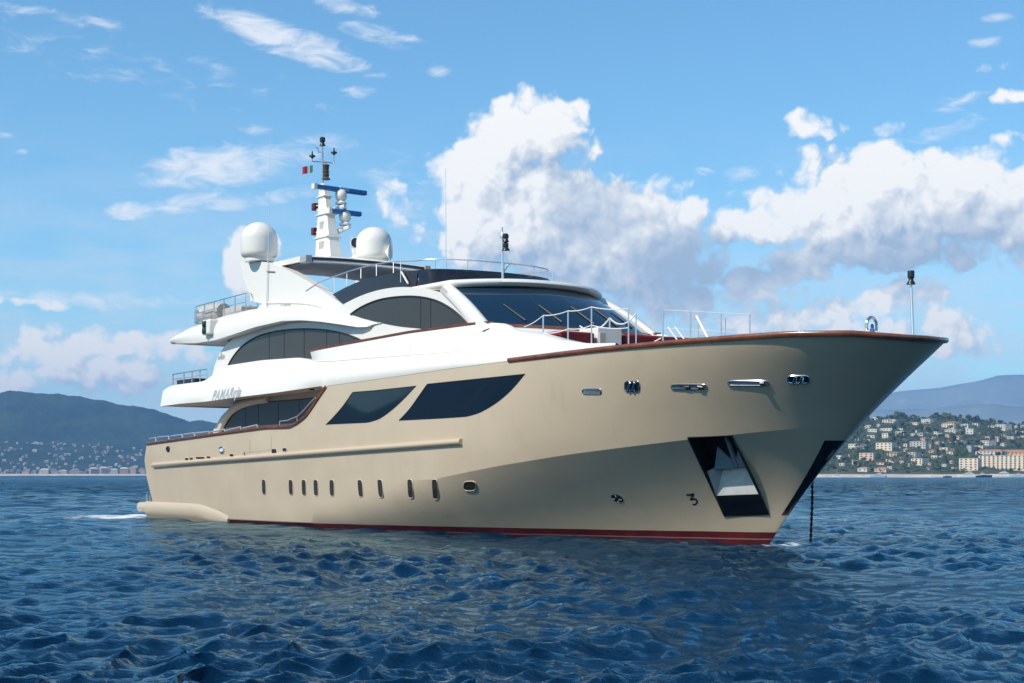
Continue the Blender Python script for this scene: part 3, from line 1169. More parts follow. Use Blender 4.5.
mb.grid([[L(2.72 - .1 * (1 - abs(k / 6 - 1) ** 2), e_[0] * (1 - k / 6), e_[1]) for k in range(13)] for e_ in e])
mb.build('flybridge_end', M['white'], yacht)
mb = MB().grid([[L(6.4, v, w) for v in (2.5, 0, -2.5)] for w in (4.9, 6.9)])
mb.build('house_bulkhead', M['glass_grey'], yacht)

# roof between the house sides and the rounded roof brow over the windscreen
mb = MB()
roof_u = np.linspace(14, 20.6, 20)
top_w = lambda u: float(np.interp(u, [14, 15, 16.2, 17.6, 18.6, 19.5, 20.6], [6.6, 6.72, 6.9, 6.98, 7.0, 7.0, 6.98]))
mb.grid([[L(u, v * 2.55, top_w(u) + .06 * (1 - v * v)) for u in roof_u] for v in np.linspace(1, -1, 13)])
mb.build('wheelhouse_roof', M['white'], yacht)


def ell(uc, a, b, w, n=41, pw=1.0, dw=0.0):
    out = []
    for k in range(n):
        ph = math.pi * (k / (n - 1) - .5)
        c, s = math.cos(ph), math.sin(ph)
        out.append(L(uc + a * abs(c) ** pw, b * -s, w + dw * c))
    return out


def arc_plan(uc, a, b, w, n=41, pw=2.0, dw=0.0):
    """bowed plan: corner at uc, bulging forward by a at the centreline"""
    out = []
    for k in range(n):
        s = 2 * k / (n - 1) - 1
        c = 1 - abs(s) ** pw
        out.append(L(uc + a * c, b * -s, w + dw * c))
    return out


def ell2(uc, a, b, w, n=41, pw=1.0, dw=0.0, tail=2.0, tb=0.0):
    e = arc_plan(uc, a, b, w, n, pw, dw)
    return [L(uc - tail, b - tb, w), L(uc - tail / 2, b - tb * .4, w)] + e + [L(uc - tail / 2, -b + tb * .4, w), L(uc - tail, -b + tb, w)]


WB = dict(uc=22.95, a=1.30, b=2.90)
WT = dict(uc=20.95, a=1.05, b=2.62)
mb = MB()
rows = []
for t in np.linspace(0, 1, 12):
    rows.append(arc_plan(WB['uc'] + (WT['uc'] - WB['uc']) * t, WB['a'] + (WT['a'] - WB['a']) * t, WB['b'] + (WT['b'] - WB['b']) * t, 5.72 + (6.90 - 5.72) * t + .06 * math.sin(math.pi * t), 61, 2.1, -.10 + .18 * t))
wind = MB().grid([[L(r[0][0] - 1.2, 2.5, r[0][2])] + r + [L(r[0][0] - 1.2, -2.5, r[0][2])] for r in rows]).build('windscreen', M['glass_blue'], yacht, smooth=60)


def ws_pt(ph, t, off=.02):
    j = t * 11
    k = (ph / math.pi + .5) * 60
    j0, k0 = min(int(j), 10), min(int(k), 59)
    a = Vector(rows[j0][k0]).lerp(Vector(rows[j0][k0 + 1]), k - k0)
    b = Vector(rows[j0 + 1][k0]).lerp(Vector(rows[j0 + 1][k0 + 1]), k - k0)
    p = a.lerp(b, j - j0)
    d = Vector((p.x - 20.5, p.y * .6, .8)).normalized()
    return p + d * off


for ph in (-1.05, -.55, .0, .5, .95):
    MB().tube([ws_pt(ph - .10, .46, .035), ws_pt(ph, .10, .035)], [.016, .026], 5).build('wiper', M['dark_frame'], wind)
for ph in (-.62, .0, .62):
    MB().tube([ws_pt(ph, t, .002) for t in np.linspace(.02, .98, 8)], .004, 4).build('mullion', M['rim'], wind)
# roof brow slab
mb = MB()
prof = [(0.0, -.10, 6.90), (.10, -.02, 6.93), (.16, .03, 7.00), (.13, .02, 7.07), (0, 0, 7.11), (-.8, -.6, 7.13)]
mb.grid([ell2(20.95 + da * .5, 1.1 + da * .5, 2.70 + db, w_, 61, 2.4, .06, tail=4.0, tb=.06) for da, db, w_ in prof])
mb.build('roof_brow', M['white'], yacht, smooth=60)
mb = MB().grid([[L(u, v * 2.62, 7.06 + .05 * (1 - v * v)) for u in np.linspace(17, 20.75, 8)] for v in np.linspace(1, -1, 9)])
mb.build('roof_top', M['white'], yacht)
# wood foot and white coaming ahead of the windscreen
mb = MB()
mb.grid([arc_plan(22.95 + d, 1.30, 2.90 + d * .4, w_, 61, 2.1, -.1) for d, w_ in ((.0, 5.74), (.10, 5.73), (.12, 5.68), (.10, 5.64), (0, 5.63))])
mb.build('windscreen_sill', M['wood'], yacht, smooth=60)
mb = MB()
mb.grid([arc_plan(22.9 + (a_ - 1.25) * .6, a_ - (a_ - 1.25) * .6, b_, w_, 61, 3.0, dw) for a_, b_, w_, dw in ((1.25, 2.85, 5.66, -.1), (1.95, 2.95, 5.60, -.14), (2.05, 3.0, 5.55, -.14), (2.08, 3.0, 5.47, -.14), (2.0, 2.96, 5.42, -.14), (1.8, 2.85, 5.38, -.14), (1.75, 2.8, 4.5, 0))])
mb.build('foredeck_coaming', M['white'], yacht, smooth=40)

for sd in (1, -1):
    mb = MB()
    rws = []
    for t in np.linspace(-.16, 1.04, 16):
        u_ = 22.95 + (20.85 - 22.95) * t
        v_ = 2.93 + (2.64 - 2.93) * t
        w_ = 5.72 + (6.90 - 5.72) * t + .06 * math.sin(math.pi * t)
        k_ = .34 - .10 * t
        rws.append([L(u_ + du, sd * (v_ + dv), w_ + dz) for du, dv, dz in ((.12, -.10, .02), (.20, .02, .05), (.20, .16, .04), (.06, .24, .0), (-k_, .14, -.10), (-k_, -.1, -.08))])
    mb.grid(rws, close_u=True).poly(rws[0]).poly(rws[-1])
    mb.build('windscreen_pillar', M['white'], yacht, smooth=60)

for sd in (1, -1):
    MB().tube([L(u, sd * (cC(u)[0] + .004), cC(u)[1] - .01) for u in np.linspace(14, 22.5, 40)], .012, 5).build('panel_seam', M['soffit'], yacht)
    for u in (16.9, 19.9):
        MB().tube([L(u, sd * (cC(u)[0] - .006 + (cD(u)[0] - cC(u)[0]) * t), cC(u)[1] + (cD(u)[1] - cC(u)[1]) * t) for t in np.linspace(.02, .97, 8)], .006, 4).build('panel_seam', M['soffit'], yacht)
# foredeck settee and locker
def cushion(name, c, s, m_, r=.06, parent=yacht):
    return bevel(MB().box(L(*c), s).build(name, m_, parent, smooth=50), r, 3)


cushion('settee', (25.45, 2.02, 5.06), (.9, 1.15, .56), M['maroon'])
cushion('settee', (25.45, -.95, 5.08), (.9, 2.7, .58), M['maroon'])
cushion('settee_seat', (26.2, -.95, 4.72), (.8, 2.7, .30), M['maroon'])
cushion('foredeck_locker', (25.5, .95, 5.12), (.8, .82, .74), M['white'], .03)
cushion('locker_door', (25.92, 1.22, 5.1), (.05, .2, .5), M['grey_box'], .01)

# stem-head ring, jackstaff
ring = MB()
cx, cw = S(871.6, 325.5, 0.0)
k = []
for i in range(29):
    th = math.pi * (-.15 + 1.3 * i / 28)
    k.append(L(cx, .0 + .17 * math.cos(th) * 1.0, cw - .02 + .20 * math.sin(th)))
q = [(Vector(L(cx, 0, cw)) + (Vector(p) - Vector(L(cx, 0, cw)))) for p in k]
bell = MB().tube(q, .035, 8).build('bow_ring', M['chrome'], yacht)
MB().lathe([(.0, -.012), (.05, -.012), (.06, 0), (.05, .012), (0, .012)], L(cx + .02, 0, cw - .02), 12, axis=(1, 0, 0)).build('ring_badge', M['blue_badge'], bell)
MB().lathe([(.03, -.16), (.055, -.12), (.05, -.04), (.0, -.03)], L(cx + .02, 0, cw - .03), 10).build('ring_badge', M['blue_badge'], bell)
MB().tube([L(cx, 0, 4.6), L(cx, 0, cw - .15)], .06, 8).build('ring_post', M['chrome'], bell)
ju, jw = S(911, 283, 0)
jb = S(913, 333, 0)
jack = MB().tube([L(jb[0], 0, jb[1] - .1), L(ju, 0, jw)], [.035, .028], 8).build('jackstaff', M['alu'], yacht)
MB().lathe([(.0, -.03), (.10, -.03), (.085, .01), (.055, .05), (.055, .10), (.075, .12), (.078, .24), (.07, .27), (0, .27)], L(ju, 0, jw), 14).build('lantern', M['lantern'], jack)

# foredeck stanchions with ropes
def stanchion(px, ytop, ybase, v, parent, r=.018, mat_='alu'):
    a, b = Vector(P3(px, ybase, v)), Vector(P3(px, ytop, v))
    b.x = a.x
    b.y = a.y
    o = MB().tube([a - Vector((0, 0, .12)), b], r, 7).build('stanchion', M[mat_], parent)
    return b, o


rail_root = None


def rope(pts, sag, r, parent, name='rope', m_='rope', n=10):
    for a, b in zip(pts[:-1], pts[1:]):
        q = []
        for i in range(n + 1):
            t = i / n
            p = a.lerp(b, t)
            p.z -= sag * 4 * t * (1 - t)
            q.append(p)
        MB().tube(q, r, 5).build(name, M[m_], parent)


def fence_line(name, items, sag, lower=.5, first=None, r=.013):
    tops = []
    root = None
    for px, yt, yb, v in items:
        if root is None:
            a, b = Vector(P3(px, yb, v)), Vector(P3(px, yt, v))
            b.x, b.y = a.x, a.y
            root = MB().tube([a - Vector((0, 0, .12)), b], .02, 7).build(name, M['alu'], yacht)
            tops.append(b)
        else:
            tops.append(stanchion(px, yt, yb, v, root)[0])
    pts = ([Vector(P3(*first))] if first else []) + tops
    rope(pts, sag, r, root)
    if lower:
        low = [p - Vector((0, 0, lower)) for p in pts]
        rope(low, sag * 1.3, r, root)
    return root


fence_line('foredeck_railing', [(543.2, 315.5, 333, 2.62), (568, 311, 340, 2.72), (591.5, 307, 345.5, 2.85), (628.5, 309, 346.5, 2.95)], .035, .45, first=(524, 327, 2.62))
fence_line('foredeck_railing', [(663, 310, 344, 3.0), (690.5, 311.3, 342, 2.85), (721.3, 313, 338.5, 2.55), (749.8, 314.5, 337, 2.25)], .0, .42, r=.006)
fence_line('foredeck_railing', [(609.7, 318, 343, .9), (636, 313.5, 344, .55)], .22, .0, first=(580, 326, .8), r=.02)
fence_line('foredeck_railing', [(698.3, 321, 341, -.9), (725.4, 318, 338, -2.0)], .0, .4, r=.006)
a_, b_ = Vector(P3(696.5, 316, .3)), Vector(P3(708.5, 339, .3))
MB().tube([a_, b_], .035, 6).build('canvas_strut', M['white'], yacht)
for x0, y0, x1, y1 in ((668, 327, 678, 341), (675, 327, 685.5, 341), (661, 338, 652, 343)):
    MB().tube([Vector(P3(x0, y0, .9)), Vector(P3(x1, y1, .9))], .018, 5).build('rope', M['rope'], yacht)

# stern railing on the aft bulwark
def low_rail(name, posts, v, parent=yacht, r=.030, drop=None, mat_='alu'):
    root = None
    for i, (x0, x1, y0, y1, b0, b1) in enumerate(posts):
        a, b = Vector(P3(x0, y0, v)), Vector(P3(x1, y1, v))
        foot = Vector(P3(x1, b1, v))
        foot.x, foot.y = b.x, b.y
        o = MB().tube([a, b - Vector((.06, 0, 0)), b, foot], r, 7).build(name if root is None else 'rail_hoop', M[mat_], root or parent)
        if root is None:
            root = o
    return root


sr = [(149.5, 156, 439, 437.6, 444, 443), (158, 169, 437.4, 436.2, 443, 441.5), (171, 182.5, 436.2, 434.6, 442, 440), (184, 194.6, 434.4, 433, 440, 438.6), (196, 209.5, 433, 431.7, 439, 437), (211, 225, 432, 429.5, 437, 435), (226, 241, 430.6, 427, 435, 433), (243, 257.5, 428.3, 425, 433, 431)]
low_rail('stern_railing', sr, 3.42)
hr = [Vector(P3(x, y, 3.45)) for x, y in ((279.6, 428.5), (279.6, 421.3), (287, 420.6), (297, 416.5), (297.4, 422))]
h0 = MB().tube(hr, .018, 7).build('boarding_handrail', M['alu'], yacht)
hr = [Vector(P3(x, y, 3.45)) for x, y in ((297, 416.5), (303, 411), (309, 404), (315.5, 397.2), (317, 400.5))]
MB().tube(hr, .016, 7).build('handrail_bar', M['alu'], h0)

# upper-deck aft railing and flybridge aft railing
def post_rail(name, xs, top, base, v, mids=(.5,), r=.018, mat_='steel'):
    """posts at the given image columns; top and base are measured lines"""
    root = None
    tops, bots = [], []
    for x in xs:
        yt = float(np.interp(x, [p[0] for p in top], [p[1] for p in top]))
        yb = float(np.interp(x, [p[0] for p in base], [p[1] for p in base]))
        a, b = Vector(P3(x, yb, v)), Vector(P3(x, yt, v))
        o = MB().tube([a - Vector((0, 0, .06)), b], r * 1.15, 7).build('post' if root else name, M[mat_], root or yacht)
        root = root or o
        tops.append(b)
        bots.append(a)
    MB().tube(tops, r, 7).build('top_bar', M[mat_], root)
    for t in mids:
        MB().tube([a.lerp(b, t) for a, b in zip(bots, tops)], r * .7, 6).build('mid_bar', M[mat_], root)
    return root


post_rail('upper_deck_railing', (173, 184, 192, 200, 207.5), ((173, 374.3), (207.5, 369)), ((173, 383.5), (207.5, 379)), 3.0, (.45,))
MB().box(P3(192, 381.6, 2.3), (1.6, .5, .16)).build('aft_bench', M['dark_frame'], yacht)
post_rail('flybridge_railing', (196, 204.5, 214, 224, 235, 246), ((196, 306.5), (246, 293.2)), ((196, 325.5), (214, 321), (235, 318), (246, 316)), 2.72, (.28, .62))
p = [Vector(P3(x, y, v)) for x, y, v in ((246, 293.2, 2.72), (249, 292.6, 2.6), (257.5, 298.2, 2.05), (257.5, 315, 2.05))]
MB().tube(p, .02, 7).build('flybridge_gate', M['steel'], yacht)
MB().tube([Vector(P3(249, 305, 2.6)), Vector(P3(257.5, 309.5, 2.05))], .014, 6).build('gate_bar', M['steel'], yacht)
# liferaft canister and stowed crane on the aft flybridge
cu, cw = S(213, 314, 2.1)
MB().lathe([(0, -.95), (.30, -.93), (.36, -.8), (.36, -.05), (.385, -.03), (.385, .03), (.36, .05), (.36, .8), (.30, .93), (0, .95)], L(cu, 2.1, cw), 20, axis=(1, 0, 0)).build('liferaft_canister', M['grey_box'], yacht)
bevel(MB().box(P3(240, 314.5, 1.9), (1.5, .7, .5)).build('deck_box', M['grey_box'], yacht), .06)
bevel(MB().box(P3(203, 317, 2.2), (.5, .5, .5)).build('deck_box', M['steel'], yacht), .05)
# starboard sidelight in its white box
su_, sw_ = S(212, 327.5, 3.02)
sl = bevel(MB().box(L(su_, 3.06, sw_), (.62, .42, .54)).build('sidelight', M['white'], yacht, smooth=50), .06, 3)
for dz in (.115, -.125):
    MB().lathe([(0, .10), (.085, .10), (.105, .07), (.105, -.07), (.085, -.10), (0, -.10)], L(su_ - .10, 3.25, sw_ + dz), 14).build('lens', M['green_lens'], sl)
MB().box(L(su_ - .10, 3.262, sw_), (.3, .03, .45)).build('lens_backing', M['lantern'], sl)

# ------------------------------------------------------------------ flybridge windscreen, radar arch, hardtop
fly_t = [(332.5, 294.3, 2.42), (345, 287.6, 2.42), (358.6, 281.5, 2.42), (372, 277.3, 2.42), (386, 274.2, 2.42), (402, 271.6, 2.40), (418, 270.2, 2.32)]
fly_b = [(343.4, 303.8, 2.52), (352, 300.5, 2.52), (362, 296.5, 2.52), (374, 292.4, 2.52), (388, 288.8, 2.52), (402, 287.2, 2.50), (416, 286.4, 2.44)]
for sd in (1, -1):
    tp = [Vector(P3(*q)) for q in fly_t]
    bp_ = [Vector(P3(*q)) for q in fly_b]
    if sd < 0:
        tp, bp_ = [Vector(mir(q)) for q in tp], [Vector(mir(q)) for q in bp_]
    inn = [q + Vector((0, sd * .04, 0)) for q in tp]
    inb = [q + Vector((0, sd * .04, 0)) for q in bp_]
    MB().grid([bp_, tp, inn, inb], ).build('flybridge_screen', M['acrylic'], yacht, smooth=30)
uF, wF = S(418, 270.2, 2.32)
mb = MB()
rws = [ell(uF + .25, 1.45, 2.48, 7.02, 41, .8), ell(uF + .12, 1.25, 2.38, 7.36, 41, .8), ell(uF, 1.05, 2.32, wF, 41, .8), ell(uF, 1.0, 2.28, wF, 41, .8), ell(uF + .2, 1.3, 2.4, 7.02, 41, .8)]
mb.grid(rws)
mb.build('flybridge_screen', M['black_plate'], yacht, smooth=40)
bevel(MB().box(L(uF - 1.2, 1.0, wF - .38), (1.0, 1.3, .5)).build('helm_seat', M['maroon'], yacht), .06)
MB().box(L(uF + .2, -.4, wF - .12), (.6, 1.6, .4)).build('helm_console', M['dark_frame'], yacht)
MB().tube([P3(503.5, 272, -.6), P3(507, 266, -.6), P3(510, 263.5, -.6)], .03, 6).build('console_lamp', M['white'], yacht)

# flybridge hand rail
fr = [(318, 283, 2.45), (332, 277.3, 2.45), (350, 271, 2.45), (368, 265.8, 2.42), (385, 262.6, 2.4), (400, 261.2, 2.38), (416, 260.8, 2.3)]
p = [Vector(P3(*q)) for q in fr]
fl = MB().tube([Vector(P3(306, 291, 2.45))] + p, .02, 7).build('flybridge_handrail', M['alu'], yacht)
uR, wR = p[-1].x, p[-1].z
arc = [Vector(q) for q in ell(uR, 1.25, 2.3, wR, 41, .8, -.02)]
arc = arc[::-1] if (arc[0] - p[-1]).length > (arc[-1] - p[-1]).length else arc
MB().tube(arc + [Vector(mir(q)) for q in reversed(p)], .018, 7).build('front_bar', M['alu'], fl)
for i in (6, 13, 20, 27, 34):
    MB().tube([arc[i], arc[i] - Vector((.05, 0, .42))], .016, 6).build('post', M['alu'], fl)
for x, yt, yb in ((334.5, 276.5, 292), (347, 272, 285.5), (361, 268, 278.5), (376.5, 264.5, 276), (393.5, 262, 273), (400.8, 261.3, 283)):
    MB().tube([P3(x, yb, 2.46), P3(x, yt, 2.42)], .015, 6).build('post', M['alu'], fl)
MB().tube([P3(401.5, 272, 2.47), P3(408, 283.5, 2.52)], .03, 6).build('brace', M['white'], fl)

# swept radar-arch wing each side
wing = [(262, 303.5), (250, 301)] + catmull([(250, 296), (245, 282), (239.3, 260.5)], 5) + [(252, 261.2)] + \
    catmull([(266, 262), (277, 265.3), (287, 269.8), (298, 275.5), (309, 281.8), (319, 288.2), (328, 294.5), (336, 300), (344, 305.8)], 5) + [(336, 313), (300, 318), (262, 322), (246, 322)]
for o in plate('radar_arch', wing, 2.45, .34, M['white'], bev=.06):
    pass
led = catmull([(266, 303), (285, 302.6), (303, 303.2), (318, 305.6), (333, 310.6)], 6)
for sd in (1, -1):
    MB().tube([Vector(P3(x, y, 2.46)) if sd > 0 else Vector(mir(P3(x, y, 2.46))) for x, y in led], .035, 6).build('arch_ledge', M['white'], yacht)
vu, vw = S(284.5, 308, 2.46)
for dy_, dz_ in ((0, 0),):
    pass
# hardtop slab on the arch
HU0, HU1, HV = 7.7, 11.85, 2.33
ht = S(306, 256.5, HV)
HW = ht[1]
mb = MB()
rowsh = []
for v in np.linspace(HV, -HV, 13):
    cam_ = .10 * (1 - (v / HV) ** 2)
    rowsh.append([L(HU0, v, HW - .1 + cam_), L(HU0, v, HW + .06 + cam_), L(HU1 - .3, v, HW + .06 + cam_), L(HU1 - .02, v, HW + cam_ * .6), L(HU1 - .02, v, HW - .14 + cam_ * .6), L(HU1 - .2, v, HW - .13 + cam_)])
mb.grid(rowsh, close_u=True).poly(rowsh[0]).poly(rowsh[-1])
hard = mb.build('hardtop', M['white'], yacht, smooth=40)
mb = MB()
for k in range(15):
    pass
sl_rows = []
for i in range(36):
    u = HU0 + .3 + (HU1 - HU0 - .55) * i / 35
    sl_rows.append([L(u, v, HW - .15 + .10 * (1 - (v / HV) ** 2) - (.018 if i % 2 else 0)) for v in np.linspace(HV - .15, -HV + .15, 13)])
mb.grid(sl_rows).build('louvre_panel', M['grey_panel'], hard, smooth=0)
fb_ = [[L(HU1 + a_, v, HW + b_ + .06 * (1 - (v / HV) ** 2)) for a_, b_ in ((0, -.02), (.10, -.02), (.14, -.05), (.14, -.09), (0, -.09))] for v in np.linspace(HV + .02, -HV - .02, 13)]
MB().grid(fb_, close_u=True).poly(fb_[0]).poly(fb_[-1]).build('front_frame', M['dark_frame'], hard, smooth=30)
fb_ = [[L(HU1 + a_, v, HW + b_ + .06 * (1 - (v / HV) ** 2)) for a_, b_ in ((0, -.095), (.10, -.095), (.12, -.15), (.08, -.20), (0, -.21))] for v in np.linspace(HV - .2, -HV + .2, 13)]
MB().grid(fb_, close_u=True).poly(fb_[0]).poly(fb_[-1]).build('roller_blind', M['alu'], hard, smooth=50)
for sd in (1, -1):
    bevel(MB().box(L(HU1 - .05, sd * (HV - .02), HW - .08), (.42, .24, .25)).build('corner_box', M['grey_box'] if sd < 0 else M['letters'], hard), .02)

# satellite domes, mast and its lamps
def dome(name, u, v, w, r, h, label=None):
    o = MB().lathe([(0, -.12), (r * .80, -.12), (r * .80, .03), (r * .90, .05), (r * .97, .09), (r, .20), (r, h * .52)] + [(r * math.cos(t), h * .52 + (h * .48) * math.sin(t)) for t in np.linspace(.12, math.pi / 2 - .001, 12)], L(u, v, w), 36).build(name, M['white'], yacht, smooth=50)
    return o


du, dw_ = S(259.3, 258.6, 2.3)
dome('satellite_dome', du, 2.3, dw_ + .0, .635, 1.26)
du, dw_ = S(374, 257, -1.0)
dome('satellite_dome', du, -1.0, dw_ - .12, .62, 1.16)
# searchlight and horn in front of the port dome
su_, sw2 = S(356, 243.5, -.55)
se = MB().lathe([(0, -.2), (.15, -.2), (.2, -.14), (.21, .10), (.2, .14), (0, .14)], L(su_, -.55, sw2), 18, axis=(.9, -.55, .05)).build('searchlight', M['white'], yacht)
MB().lathe([(0, .15), (.17, .15), (.175, .135), (.175, .10), (0, .10)], L(su_, -.55, sw2), 18, axis=(.9, -.55, .05)).build('lens', M['black_plate'], se)
MB().lathe([(.2, -.75), (.17, -.5), (.11, -.4), (.15, -.28), (.15, -.12)], L(su_, -.55, sw2), 14).build('pedestal', M['white'], se)
hu, hw_ = S(379.5, 253, -1.2)
ho = MB().lathe([(.02, -.2), (.08, -.1), (.2, .0), (.27, .04), (.27, .06), (.17, .02), (.1, -.02), (0, -.04)], L(hu + .6, -1.2, hw_ - .05), 18, axis=(.7, .7, .0)).build('horn', M['white'], yacht)
MB().lathe([(0, .0), (.11, .0), (.11, .03), (0, .03)], L(hu + .6, -1.2, hw_ - .05), 12, axis=(.7, .7, 0)).build('horn_mouth', M['steel'], ho)

mu = 9.0
mbase, mtop = 8.75, S(322, 183, 0)[1]
mu2 = S(322.5, 183, 0)[0]
mast_l = ((256, 315.5), (232, 317.0), (212, 318.3), (196, 318.8), (184, 319.6))
mast_r = ((256, 342.0), (232, 337.2), (212, 333.6), (196, 329.8), (184, 327.0))


def mast_sec(y):
    t = (256 - y) / 72
    b_ = .20 * (1 - t) + .10
    xl = float(np.interp(-y, [-q[0] for q in mast_l], [q[1] for q in mast_l]))
    xr = float(np.interp(-y, [-q[0] for q in mast_r], [q[1] for q in mast_r]))
    ua, ub = S(xl, y, b_ * .75)[0], S(xr, y, -b_ * .75)[0]
    return ua, ub, b_, S((xl + xr) / 2, y, 0)[1]


mb = MB()
rws = []
for y in np.linspace(256, 184, 15):
    ua, ub, b_, w_ = mast_sec(y)
    c_, h_ = (ua + ub) / 2, (ub - ua) / 2
    rws.append([L(c_ + x_ * h_, y_ * b_, w_) for x_, y_ in ((-1, -.75), (-1, .75), (-.8, 1), (.8, 1), (1, .75), (1, -.75), (.8, -1), (-.8, -1))])
rws = [[(q[0], q[1], q[2] - .25) for q in rws[0]]] + rws
mb.grid(rws, close_u=True).poly(rws[-1])
mast = mb.build('mast', M['white'], yacht, smooth=25)
for y in np.linspace(252, 205, 10):
    ua, ub, b_, w_ = mast_sec(y)
    MB().tube([L(ua + .03, -.13, w_), L(ua - .16, -.12, w_ + .02), L(ua - .16, .12, w_ + .02), L(ua + .03, .13, w_)], .022, 5).build('rung', M['white'], mast)
for y, k_ in ((238, 1.10), (215, 1.14), (197, 1.2)):
    ua, ub, b_, w_ = mast_sec(y)
    bevel(MB().box(L((ua + ub) / 2, 0, w_), ((ub - ua) * k_, b_ * 2 * k_ + .04, .05)).build('mast_ledge', M['white'], mast), .015)
for y in (246, 226):
    ua, ub, b_, w_ = mast_sec(y)
    MB().box(L((ua + ub) / 2 + .02, b_ + .004, w_), ((ub - ua) * .34, .012, .26)).build('mast_vent', M['grey_box'], mast)
for x, y in ((315.5, 207), (315, 231.6)):
    u_, w_ = S(x, y, .1)
    bevel(MB().box(L(u_, .1, w_), (.2, .24, .26)).build('mast_lamp', M['red_lens'], mast), .03)
    MB().tube([L(u_, .1, w_ - .1), L(u_ + .35, .05, w_ - .12)], .03, 5).build('lamp_arm', M['white'], mast)
for (ax, ay, bx, by, pedx, pedy, barx0, bary0, barx1, bary1, vv, txt) in ((322, 213, 345, 206, 341, 199, 315.3, 187.6, 366.5, 192, -.35, 'FURUNO'), (324, 235, 349.5, 227, 345, 220, 330, 211, 361, 213.8, -.5, '')):
    a_, b_ = Vector(P3(ax, ay, -.05)), Vector(P3(bx, by, vv))
    arm = MB().tube([a_ - Vector((.0, 0, .18)), a_.lerp(b_, .55) - Vector((0, 0, .03)), b_], [.16, .10, .07], 8).build('radar_arm', M['white'], mast)
    c_ = Vector(P3(pedx, pedy + 5.5, vv))
    MB().lathe([(0, 0), (.2, 0), (.22, .05), (.15, .1), (.13, .14), (.19, .2), (.215, .3), (.2, .42), (.12, .5), (.07, .52), (.06, .62), (0, .62)], c_, 18).build('radar_pedestal', M['white'], arm)
    # the scanner bar lies across the boat
    cxx, cyy = (barx0 + barx1) / 2, (bary0 + bary1) / 2
    c_ = Vector(P3(cxx, cyy, vv))
    ln = (barx1 - barx0) / FOC * 57.4 / .86
    rot = Matrix.Rotation(R(4), 3, 'Z')
    bar = bevel(MB().box(c_, (.16, ln, .16), rot).build('radar_bar', M['radar_blue'], arm, smooth=50), .03)
    MB().box(c_ + rot @ Vector((-.005, -(ln / 2 + .02), 0)), (.19, .12, .19), rot).build('end_cap', M['white'], bar)
    MB().box(c_ + rot @ Vector((-.10, 0, 0)), (.07, ln * .99, .15), rot).build('bar_back', M['white'], bar)
    if txt:
        radar_txt = (c_ + rot @ Vector((.085, 0, -.045)), txt, bar)


def lettering(name, txt, size, loc, xdir, ydir, m_, parent, shear=0.0, extr=.002, align='CENTER', offs=0.0):
    cu_ = bpy.data.curves.new(name, 'FONT')
    cu_.body = txt
    cu_.size = size
    cu_.shear = shear
    cu_.extrude = extr
    cu_.offset = offs
    cu_.align_x = align
    cu_.space_character = 1.05
    tmp = bpy.data.objects.new(name, cu_)
    col.objects.link(tmp)
    bpy.context.view_layer.update()
    me = bpy.data.meshes.new_from_object(tmp.evaluated_get(bpy.context.evaluated_depsgraph_get()))
    bpy.data.objects.remove(tmp)
    me.materials.clear()
    me.materials.append(m_)
    o = bpy.data.objects.new(name, me)
    x, y = Vector(xdir).normalized(), Vector(ydir)
    y = (y - x * y.dot(x)).normalized()
    z = x.cross(y)
    mt = Matrix((x, y, z)).transposed().to_4x4()
    mt.translation = Vector(loc)
    o.parent = parent
    o.matrix_local = mt
    col.objects.link(o)
    return o


lettering('radar_lettering', radar_txt[1], .13, radar_txt[0], (0, 1, 0), (0, 0, 1), M['letters_white'], radar_txt[2])

# pole and lights on the mast head
pu, pw_ = S(322.3, 145, 0)
pole = MB().tube([L(mu2, 0, mtop - .1), L(mu2, 0, pw_)], [.045, .03], 8).build('mast_pole', M['steel'], mast)
LAN = [(0, -.03), (.11, -.03), (.09, .02), (.065, .06), (.07, .1), (.1, .13), (.1, .24), (.07, .27), (0, .27)]
MB().lathe(LAN, L(mu2, 0, pw_), 14).build('lantern', M['lantern'], pole)
lz = S(325, 178.5, .0)[1]
MB().lathe([(0, 0), (.17, 0), (.14, .05), (.10, .09), (.12, .13), (.125, .22), (.09, .25), (.13, .27), (.13, .30), (.10, .32), (.115, .36), (.12, .46), (.14, .49), (.11, .53), (0, .53)], L(mu2 + .02, -.12, lz), 14).build('double_lantern', M['lantern_glass'], pole)
MB().tube([P3(312, 161.5, .32), P3(322.3, 162, 0), P3(333.5, 163, -.36)], .022, 6).build('crosstree', M['steel'], pole)
for x, y0, y1, v in ((312.3, 162, 157, .32), (334, 163, 153.5, -.36)):
    MB().tube([P3(x, y0, v), P3(x, y1, v)], .018, 5).build('aerial_stem', M['steel'], pole)
    MB().lathe([(0, -.06), (.045, -.05), (.05, -.01), (.12, .02), (.10, .06), (.03, .08), (.02, .2), (0, .2)], P3(x, y1, v), 12).build('aerial_cap', M['lantern'], pole)
MB().tube([P3(322, 152, 0), P3(318.3, 152, .1), P3(318, 149, .1), P3(316, 147, .16)], .022, 6).build('wind_vane', M['steel'], pole)

